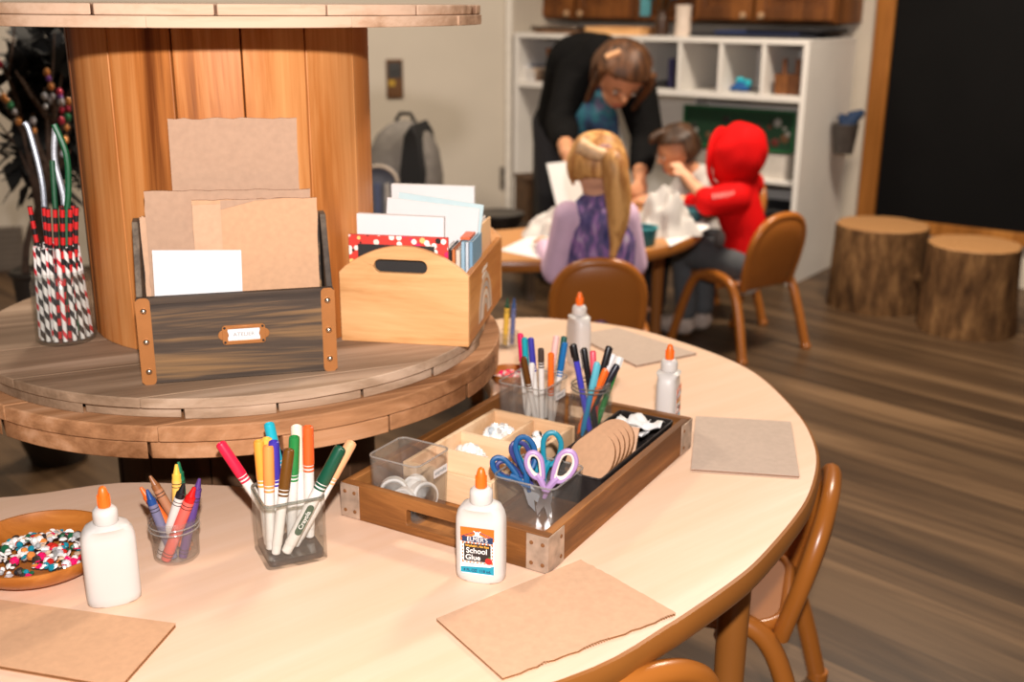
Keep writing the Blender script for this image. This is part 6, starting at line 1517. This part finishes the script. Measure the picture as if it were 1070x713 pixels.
# ---- child in the red hooded jacket
RC = V_((.80, 3.82, 0)); fd = V_((cos(radians(132)), sin(radians(132)), 0)); sd = V_((fd.y, -fd.x, 0))      # sd = the child's right
LAT[0] = sd.copy()
Rr = thing('person', 'child in red hooded jacket and grey trousers sitting on the right chair', 'person', (RC.x, RC.y, .263))
L_ = rel(Rr)
hc = aty(769, 163, 3.80); hs = .165
fh = V_((-.80, .58, -.15)).normalized()
pel = RC - fd * .03 + V_((0, 0, .325)); wst = pel + V_((-.005, 0, .10)); cst = V_((hc.x + .012, hc.y - .005, .53)); nb_ = V_((hc.x + .006, hc.y, .612))
nd = {'pelvis': (L_(pel), (.068, .062)), 'waist': (L_(wst), (.064, .054)), 'chest': (L_(cst), (.070, .056)), 'neckbase': (L_(nb_), .038), 'neck': (L_(nb_ + V_((0, 0, .03))), .032)}
ed = limb('pelvis', 'waist', 'chest', 'neckbase', 'neck')
f, u, r_ = head_nodes(nd, ed, 'neck', L_(hc), fh, (0, 0, 1), hs)
shL, elL, wrL = aty(768, 207, 3.74), aty(741, 211, 3.70), aty(717, 184, 3.86)
shR = nb_ + sd * .085 + V_((0, 0, -.03)); elR = shR + fd * .10 + V_((0, 0, -.10)); wrR = V_((.60, 4.0, Z2 + .03))
for k, (s_, e_, w_, dd) in {'L': (shL, elL, wrL, (-.5, .3, .6)), 'R': (shR, elR, wrR, (-.7, .3, -.1))}.items():
    nd[k + 'sh'] = (L_(s_), .034); nd[k + 'el'] = (L_(e_), .027); nd[k + 'wrist'] = (L_(w_), .019)
    ed += [('neckbase', k + 'sh')] + limb(k + 'sh', k + 'el', k + 'wrist'); hand(nd, ed, k, L_(w_), dd, (.3, -.6, .6), .75)
    sx = -1 if k == 'L' else 1
    hp_ = RC + sd * sx * .05 + V_((0, 0, .32)); kn = hp_ + fd * .20 + V_((0, 0, .005)); an = V_((kn.x - fd.x * .02, kn.y - fd.y * .02, .075))
    nd[k + 'hip'] = (L_(hp_), .052); nd[k + 'kn'] = (L_(kn), .040); nd[k + 'an'] = (L_(an), .028); nd[k + 'toe'] = (L_(an + fd * .09 + V_((0, 0, -.04))), .026)
    ed += [('pelvis', k + 'hip')] + limb(k + 'hip', k + 'kn', k + 'an', k + 'toe')
    clothing('trouser_leg', {'a': (L_(hp_ - fd * .03), .064), 'b': (L_(kn), .050), 'c': (L_(an + V_((0, 0, .03))), .038)}, limb('a', 'b', 'c'), plain('grey_trousers', (84, 86, 88), .85, var=.1), Rr, 'a')
    clothing('shoe', {'a': (L_(an + V_((0, 0, -.025))), .036), 'b': (L_(an + fd * .06 + V_((0, 0, -.038))), .036), 'c': (L_(an + fd * .11 + V_((0, 0, -.042))), .028)}, limb('a', 'b', 'c'), plain('shoe_pale', (190, 172, 158), .7, var=.2), Rr, 'a')
skin_mesh('body', nd, ed, M_SKIN, Rr, 'pelvis')
face_parts(Rr, L_(hc), f, u, r_, hs, M_SKIN)
M_RED = plain('red_fleece', (206, 8, 10), .8, var=.06, scale=14, spec=.15)
jn = {'a': (L_(pel + V_((.0, 0, .005))), (.086, .080)), 'b': (L_(wst), (.080, .070)), 'c': (L_(cst), (.084, .070)), 'd': (L_(nb_ + V_((0, 0, -.012))), .060), 'e': (L_(nb_ + V_((0, 0, .035))), .052), 'lsh': (L_(shL), .052), 'lel': (L_(elL), .046), 'lcf': (L_(elL.lerp(wrL, .16)), .036), 'rsh': (L_(shR), .046), 'rel': (L_(elR), .040), 'rcf': (L_(elR.lerp(wrR, .7)), .030)}
jn['z'] = (L_(pel + V_((0, 0, -.03))), (.082, .076))
jk = clothing('jacket', jn, limb('z', 'a', 'b', 'c', 'd', 'e') + [('d', 'lsh'), ('d', 'rsh')] + limb('lsh', 'lel', 'lcf') + limb('rsh', 'rel', 'rcf'), M_RED, Rr, 'a')
hood = shell('hood', L_(hc) + V_((.006, -.004, .004)), f, u, r_, (.095, .100, .112), M_RED, Rr, lambda fy, sx, z: fy < .62 and z > -.93, .07, 4, strands=6)
b = new(); tube(b, [L_(hc) + f * .062 + r_ * .083 * cos(a * pi / 10) + u * .096 * sin(a * pi / 10) for a in range(20)], .010, 8, True); obj('hood_edge', b, M_RED, hood)
clothing('shirt_hem', {'a': (L_(pel + V_((0, 0, -.048))), (.080, .074)), 'b': (L_(pel + V_((0, 0, -.015))), (.082, .076))}, [('a', 'b')], M_CLOTH, Rr, 'a')
# pale lettering along the upper sleeve
ax = (elL - shL).normalized(); cn = (CAM - elL).normalized(); upv = ax.cross(cn).normalized(); upv = upv if upv.z > 0 else -upv
b = new()
for k in range(7):
    p = L_(shL + (elL - shL) * (.06 + .125 * k) + cn * .0570 + upv * .016); box(b, (0, 0, 0), (.006, .004, .016), T(p) @ Matrix(((ax.x, cn.x, upv.x, 0), (ax.y, cn.y, upv.y, 0), (ax.z, cn.z, upv.z, 0), (0, 0, 0, 1))))
obj('sleeve_lettering', b, plain('pink_print', (240, 176, 170), .7), jk)
b = new(); p = L_(aty(752, 250, 3.70)); ball(b, p, .026, seg=14, rings=8, s=(.75, .35, 1.25)); obj('pocket_patch', b, plain('dark_patch', (70, 62, 60), .8), jk)
# ---- dark haired child across the corner
DC = V_((.70, 4.16, 0)); fd = V_((-.92, -.38, 0)).normalized(); sd = V_((fd.y, -fd.x, 0))
LAT[0] = sd.copy()
Dd = thing('person', 'dark haired child in a white shirt leaning over the child table behind the red sleeve', 'person', (DC.x, DC.y, .263))
L_ = rel(Dd)
hc = aty(706, 158, 4.06); hs = .168
pel = DC + V_((0.04, 0.02, .325)); wst = pel + fd * .02 + V_((0, 0, .10)); nb_ = hc - fd * .075 + V_((0.03, 0, -.105)); cst = wst.lerp(nb_, .55)
nd = {'pelvis': (L_(pel), (.07, .06)), 'waist': (L_(wst), (.066, .054)), 'chest': (L_(cst), (.072, .056)), 'neckbase': (L_(nb_), .038), 'neck': (L_(nb_.lerp(hc, .4)), .032)}
ed = limb('pelvis', 'waist', 'chest', 'neckbase', 'neck')
f, u, r_ = head_nodes(nd, ed, 'neck', L_(hc), (-.86, -.30, -.42), (-.30, -.10, .9), hs)
shL = nb_ - sd * .085 + V_((0, 0, -.02)); elL = shL + fd * .07 + V_((0, 0, -.11)); wrL = V_((.50, 4.02, Z2 + .03))
shR = nb_ + sd * .085 + V_((0, 0, -.02)); elR = shR + fd * .08 + V_((0, 0, -.11)); wrR = V_((.42, 4.16, Z2 + .03))
for k, (s_, e_, w_) in {'L': (shL, elL, wrL), 'R': (shR, elR, wrR)}.items():
    nd[k + 'sh'] = (L_(s_), .034); nd[k + 'el'] = (L_(e_), .027); nd[k + 'wrist'] = (L_(w_), .019)
    ed += [('neckbase', k + 'sh')] + limb(k + 'sh', k + 'el', k + 'wrist'); hand(nd, ed, k, L_(w_), (-1, -.2, -.05), (0, 0, 1), .75)
    sx = -1 if k == 'L' else 1
    hp_ = DC + sd * sx * .05 + V_((0, 0, .32)); kn = hp_ + fd * .19; an = V_((kn.x, kn.y, .075))
    nd[k + 'hip'] = (L_(hp_), .052); nd[k + 'kn'] = (L_(kn), .040); nd[k + 'an'] = (L_(an), .028); nd[k + 'toe'] = (L_(an + fd * .09 + V_((0, 0, -.04))), .026)
    ed += [('pelvis', k + 'hip')] + limb(k + 'hip', k + 'kn', k + 'an', k + 'toe')
    clothing('trouser_leg', {'a': (L_(hp_ - fd * .03), .062), 'b': (L_(kn), .049), 'c': (L_(an + V_((0, 0, .03))), .037)}, limb('a', 'b', 'c'), plain('black_trousers', (32, 30, 34), .85), Dd, 'a')
    clothing('shoe', {'a': (L_(an + V_((0, 0, -.025))), .036), 'b': (L_(an + fd * .06 + V_((0, 0, -.038))), .036), 'c': (L_(an + fd * .11 + V_((0, 0, -.042))), .028)}, limb('a', 'b', 'c'), plain('shoe_dark', (60, 50, 48), .7), Dd, 'a')
skin_mesh('body', nd, ed, M_SKIN2, Dd, 'pelvis')
face_parts(Dd, L_(hc), f, u, r_, hs, M_SKIN2)
jn = {'a': (L_(pel), (.084, .074)), 'b': (L_(wst), (.078, .066)), 'c': (L_(cst), (.084, .068)), 'd': (L_(nb_ + V_((0, 0, -.004))), .056), 'lsh': (L_(shL), .048), 'lel': (L_(elL), .042), 'lcf': (L_(elL.lerp(wrL, .8)), .030), 'rsh': (L_(shR), .046), 'rel': (L_(elR), .040), 'rcf': (L_(elR.lerp(wrR, .8)), .030)}
clothing('shirt', jn, limb('a', 'b', 'c', 'd') + [('d', 'lsh'), ('d', 'rsh')] + limb('lsh', 'lel', 'lcf') + limb('rsh', 'rel', 'rcf'), M_CLOTH, Dd, 'a')
hair = shell('hair', L_(hc) + u * .010 - f * .008, f, u, r_, (.085, .090, .090), H_DARK, Dd, lambda fy, sx, z: z > .30 + max(0, fy) * .35 or (fy < .12 and z > -.55), .08, 6)
b = new(); pb = L_(hc) + f * .045 + u * .088; tube(b, spline([pb - f * .03 - u * .008, pb, pb + f * .028 - u * .004, pb + f * .040 - u * .020], 5), [.016] * 12 + [.012, .010, .008, .005], 10)
obj('hair_tuft', b, H_DARK, hair)
b = new(); tube(b, [L_(hc) - f * .055 - u * .03 + r_ * .0865 * (1), L_(hc) - f * .02 - u * .045 + r_ * .092], .007, 8); obj('hair_clip', b, plain('clip_red', (170, 30, 30), .5), hair)
# ---- the adult bending over the table
AY = 4.55
LAT[0] = Vector((1, 0, 0))
AD_ = thing('person', 'adult in black cardigan and blue teal top bending over the child table', 'person', (.27, 4.86, 0))
L_ = rel(AD_)
hc = aty(648, 80, 4.30); hs = .235
pel = V_((.27, 4.84, .70)); wst = V_((.275, 4.74, .83)); cst = V_((.295, 4.60, .945)); nb_ = V_((.350, 4.45, .985))
nd = {'pelvis': (L_(pel), (.135, .105)), 'waist': (L_(wst), (.115, .090)), 'chest': (L_(cst), (.130, .095)), 'neckbase': (L_(nb_), .062), 'neck': (L_(nb_.lerp(hc, .45)), .050)}
ed = limb('pelvis', 'waist', 'chest', 'neckbase', 'neck')
f, u, r_ = head_nodes(nd, ed, 'neck', L_(hc), (.12, -.70, -.72), (.25, -.55, .62), hs)
shL, elL, wrL = aty(604, 80, 4.50), aty(588, 128, 4.38), aty(592, 160, 4.06)
shR, elR, wrR = aty(664, 92, 4.48), aty(676, 140, 4.38), aty(668, 184, 4.10)
M_BLK = plain('black_cardigan', (17, 16, 16), .9, var=.15, scale=20, spec=.1)
for k, (s_, e_, w_, dd) in {'L': (shL, elL, wrL, (.10, -.55, -.75)), 'R': (shR, elR, wrR, (-.15, -.6, -.6))}.items():
    nd[k + 'sh'] = (L_(s_), .064); nd[k + 'el'] = (L_(e_), .046); nd[k + 'wrist'] = (L_(w_), .028)
    ed += [('neckbase', k + 'sh')] + limb(k + 'sh', k + 'el', k + 'wrist'); hand(nd, ed, k, L_(w_), dd, (-.2 if k == 'L' else .3, -.5, .6), 1.0, .75)
    sx = -1 if k == 'L' else 1
    hp_ = V_((.27 + sx * .085, 4.86, .66)); kn = V_((.27 + sx * .09, 4.80, .40)); an = V_((.27 + sx * .09, 4.88, .085))
    nd[k + 'hip'] = (L_(hp_), .088); nd[k + 'kn'] = (L_(kn), .060); nd[k + 'an'] = (L_(an), .040); nd[k + 'toe'] = (L_(an + V_((0, -.14, -.05))), .035)
    ed += [('pelvis', k + 'hip')] + limb(k + 'hip', k + 'kn', k + 'an', k + 'toe')
    clothing('trouser_leg', {'a': (L_(hp_ + V_((0, 0, .02))), .100), 'b': (L_(kn), .074), 'c': (L_(an + V_((0, 0, .03))), .056)}, limb('a', 'b', 'c'), plain('black_trousers', (32, 30, 34), .85), AD_, 'a')
    clothing('shoe', {'a': (L_(an + V_((0, .01, -.03))), .050), 'b': (L_(an + V_((0, -.09, -.04))), .046), 'c': (L_(an + V_((0, -.16, -.048))), .036)}, limb('a', 'b', 'c'), plain('shoe_dark', (60, 50, 48), .7), AD_, 'a')
skin_mesh('body', nd, ed, M_SKIN2, AD_, 'pelvis')
face_parts(AD_, L_(hc), f, u, r_, hs, M_SKIN2)
cn_ = {'a': (L_(pel), (.165, .130)), 'b': (L_(wst), (.150, .115)), 'c': (L_(cst), (.158, .118)), 'd': (L_(nb_ + V_((-.01, .03, -.005))), .090), 'e': (L_(nb_.lerp(hc, .30)), .060), 'lsh': (L_(shL), .086), 'lel': (L_(elL), .064), 'lcf': (L_(elL.lerp(wrL, .62)), .046), 'rsh': (L_(shR), .080), 'rel': (L_(elR), .062), 'rcf': (L_(elR.lerp(wrR, .75)), .044)}
cn_['z'] = (L_(pel + V_((0, .01, -.08))), (.160, .125))
clothing('cardigan', cn_, limb('z', 'a', 'b', 'c', 'd', 'e') + [('d', 'lsh'), ('d', 'rsh')] + limb('lsh', 'lel', 'lcf') + limb('rsh', 'rel', 'rcf'), M_BLK, AD_, 'a')
def top_mat():
    m, N, L, bb_ = base_mat('blue_teal_top')
    tc = N.new('ShaderNodeTexCoord'); v = N.new('ShaderNodeTexNoise'); v.inputs['Scale'].default_value = 13; L.new(tc.outputs['Object'], v.inputs['Vector'])
    r = N.new('ShaderNodeValToRGB'); e = r.color_ramp.elements; e[0].position = .36; e[0].color = (*lin((24, 44, 58)), 1); e[1].position = .64; e[1].color = (*lin((36, 108, 122)), 1)
    x = e.new(.5); x.color = (*lin((40, 60, 98)), 1); x2 = e.new(.72); x2.color = (*lin((104, 104, 136)), 1)
    L.new(v.outputs['Fac'], r.inputs[0]); L.new(r.outputs[0], bb_.inputs['Base Color']); bb_.inputs['Roughness'].default_value = .85
    return m
tp_ = [aty(628, 88, 4.34), aty(627, 106, 4.33), aty(624, 124, 4.33), aty(620, 150, 4.38)]
clothing('blue_top', {'a': (L_(tp_[3]), (.100, .055)), 'b': (L_(tp_[2]), (.080, .050)), 'c': (L_(tp_[1]), (.055, .042)), 'd': (L_(tp_[0]), (.026, .024))}, limb('a', 'b', 'c', 'd'), top_mat(), AD_, 'a')
hair = shell('hair', L_(hc) + u * .014 - f * .012, f, u, r_, (.118, .124, .128), H_BROWN, AD_, lambda fy, sx, z: z > .22 + max(0, fy) * .30 or (fy < .10 and z > -.75), .07, 9)
for sx in (-1, 1):
    b = new(); q = L_(hc) + r_ * sx * .10; tube(b, spline([q + u * .06 + f * .03, q + u * .0 + f * .045 + r_ * sx * .008, q - u * .10 + f * .04, q - u * .15 + f * .05], 6), [.022 - .0008 * i for i in range(19)], 12); obj('hair_lock', b, H_BROWN, hair)
cp = L_(aty(641, 57, 4.17))
b = new(); tube(b, [L_(aty(633, 60, 4.15)), L_(aty(648, 54, 4.15))], .011, 8); obj('hair_clip', b, plain('clip_tan', (216, 164, 120), .5), hair)
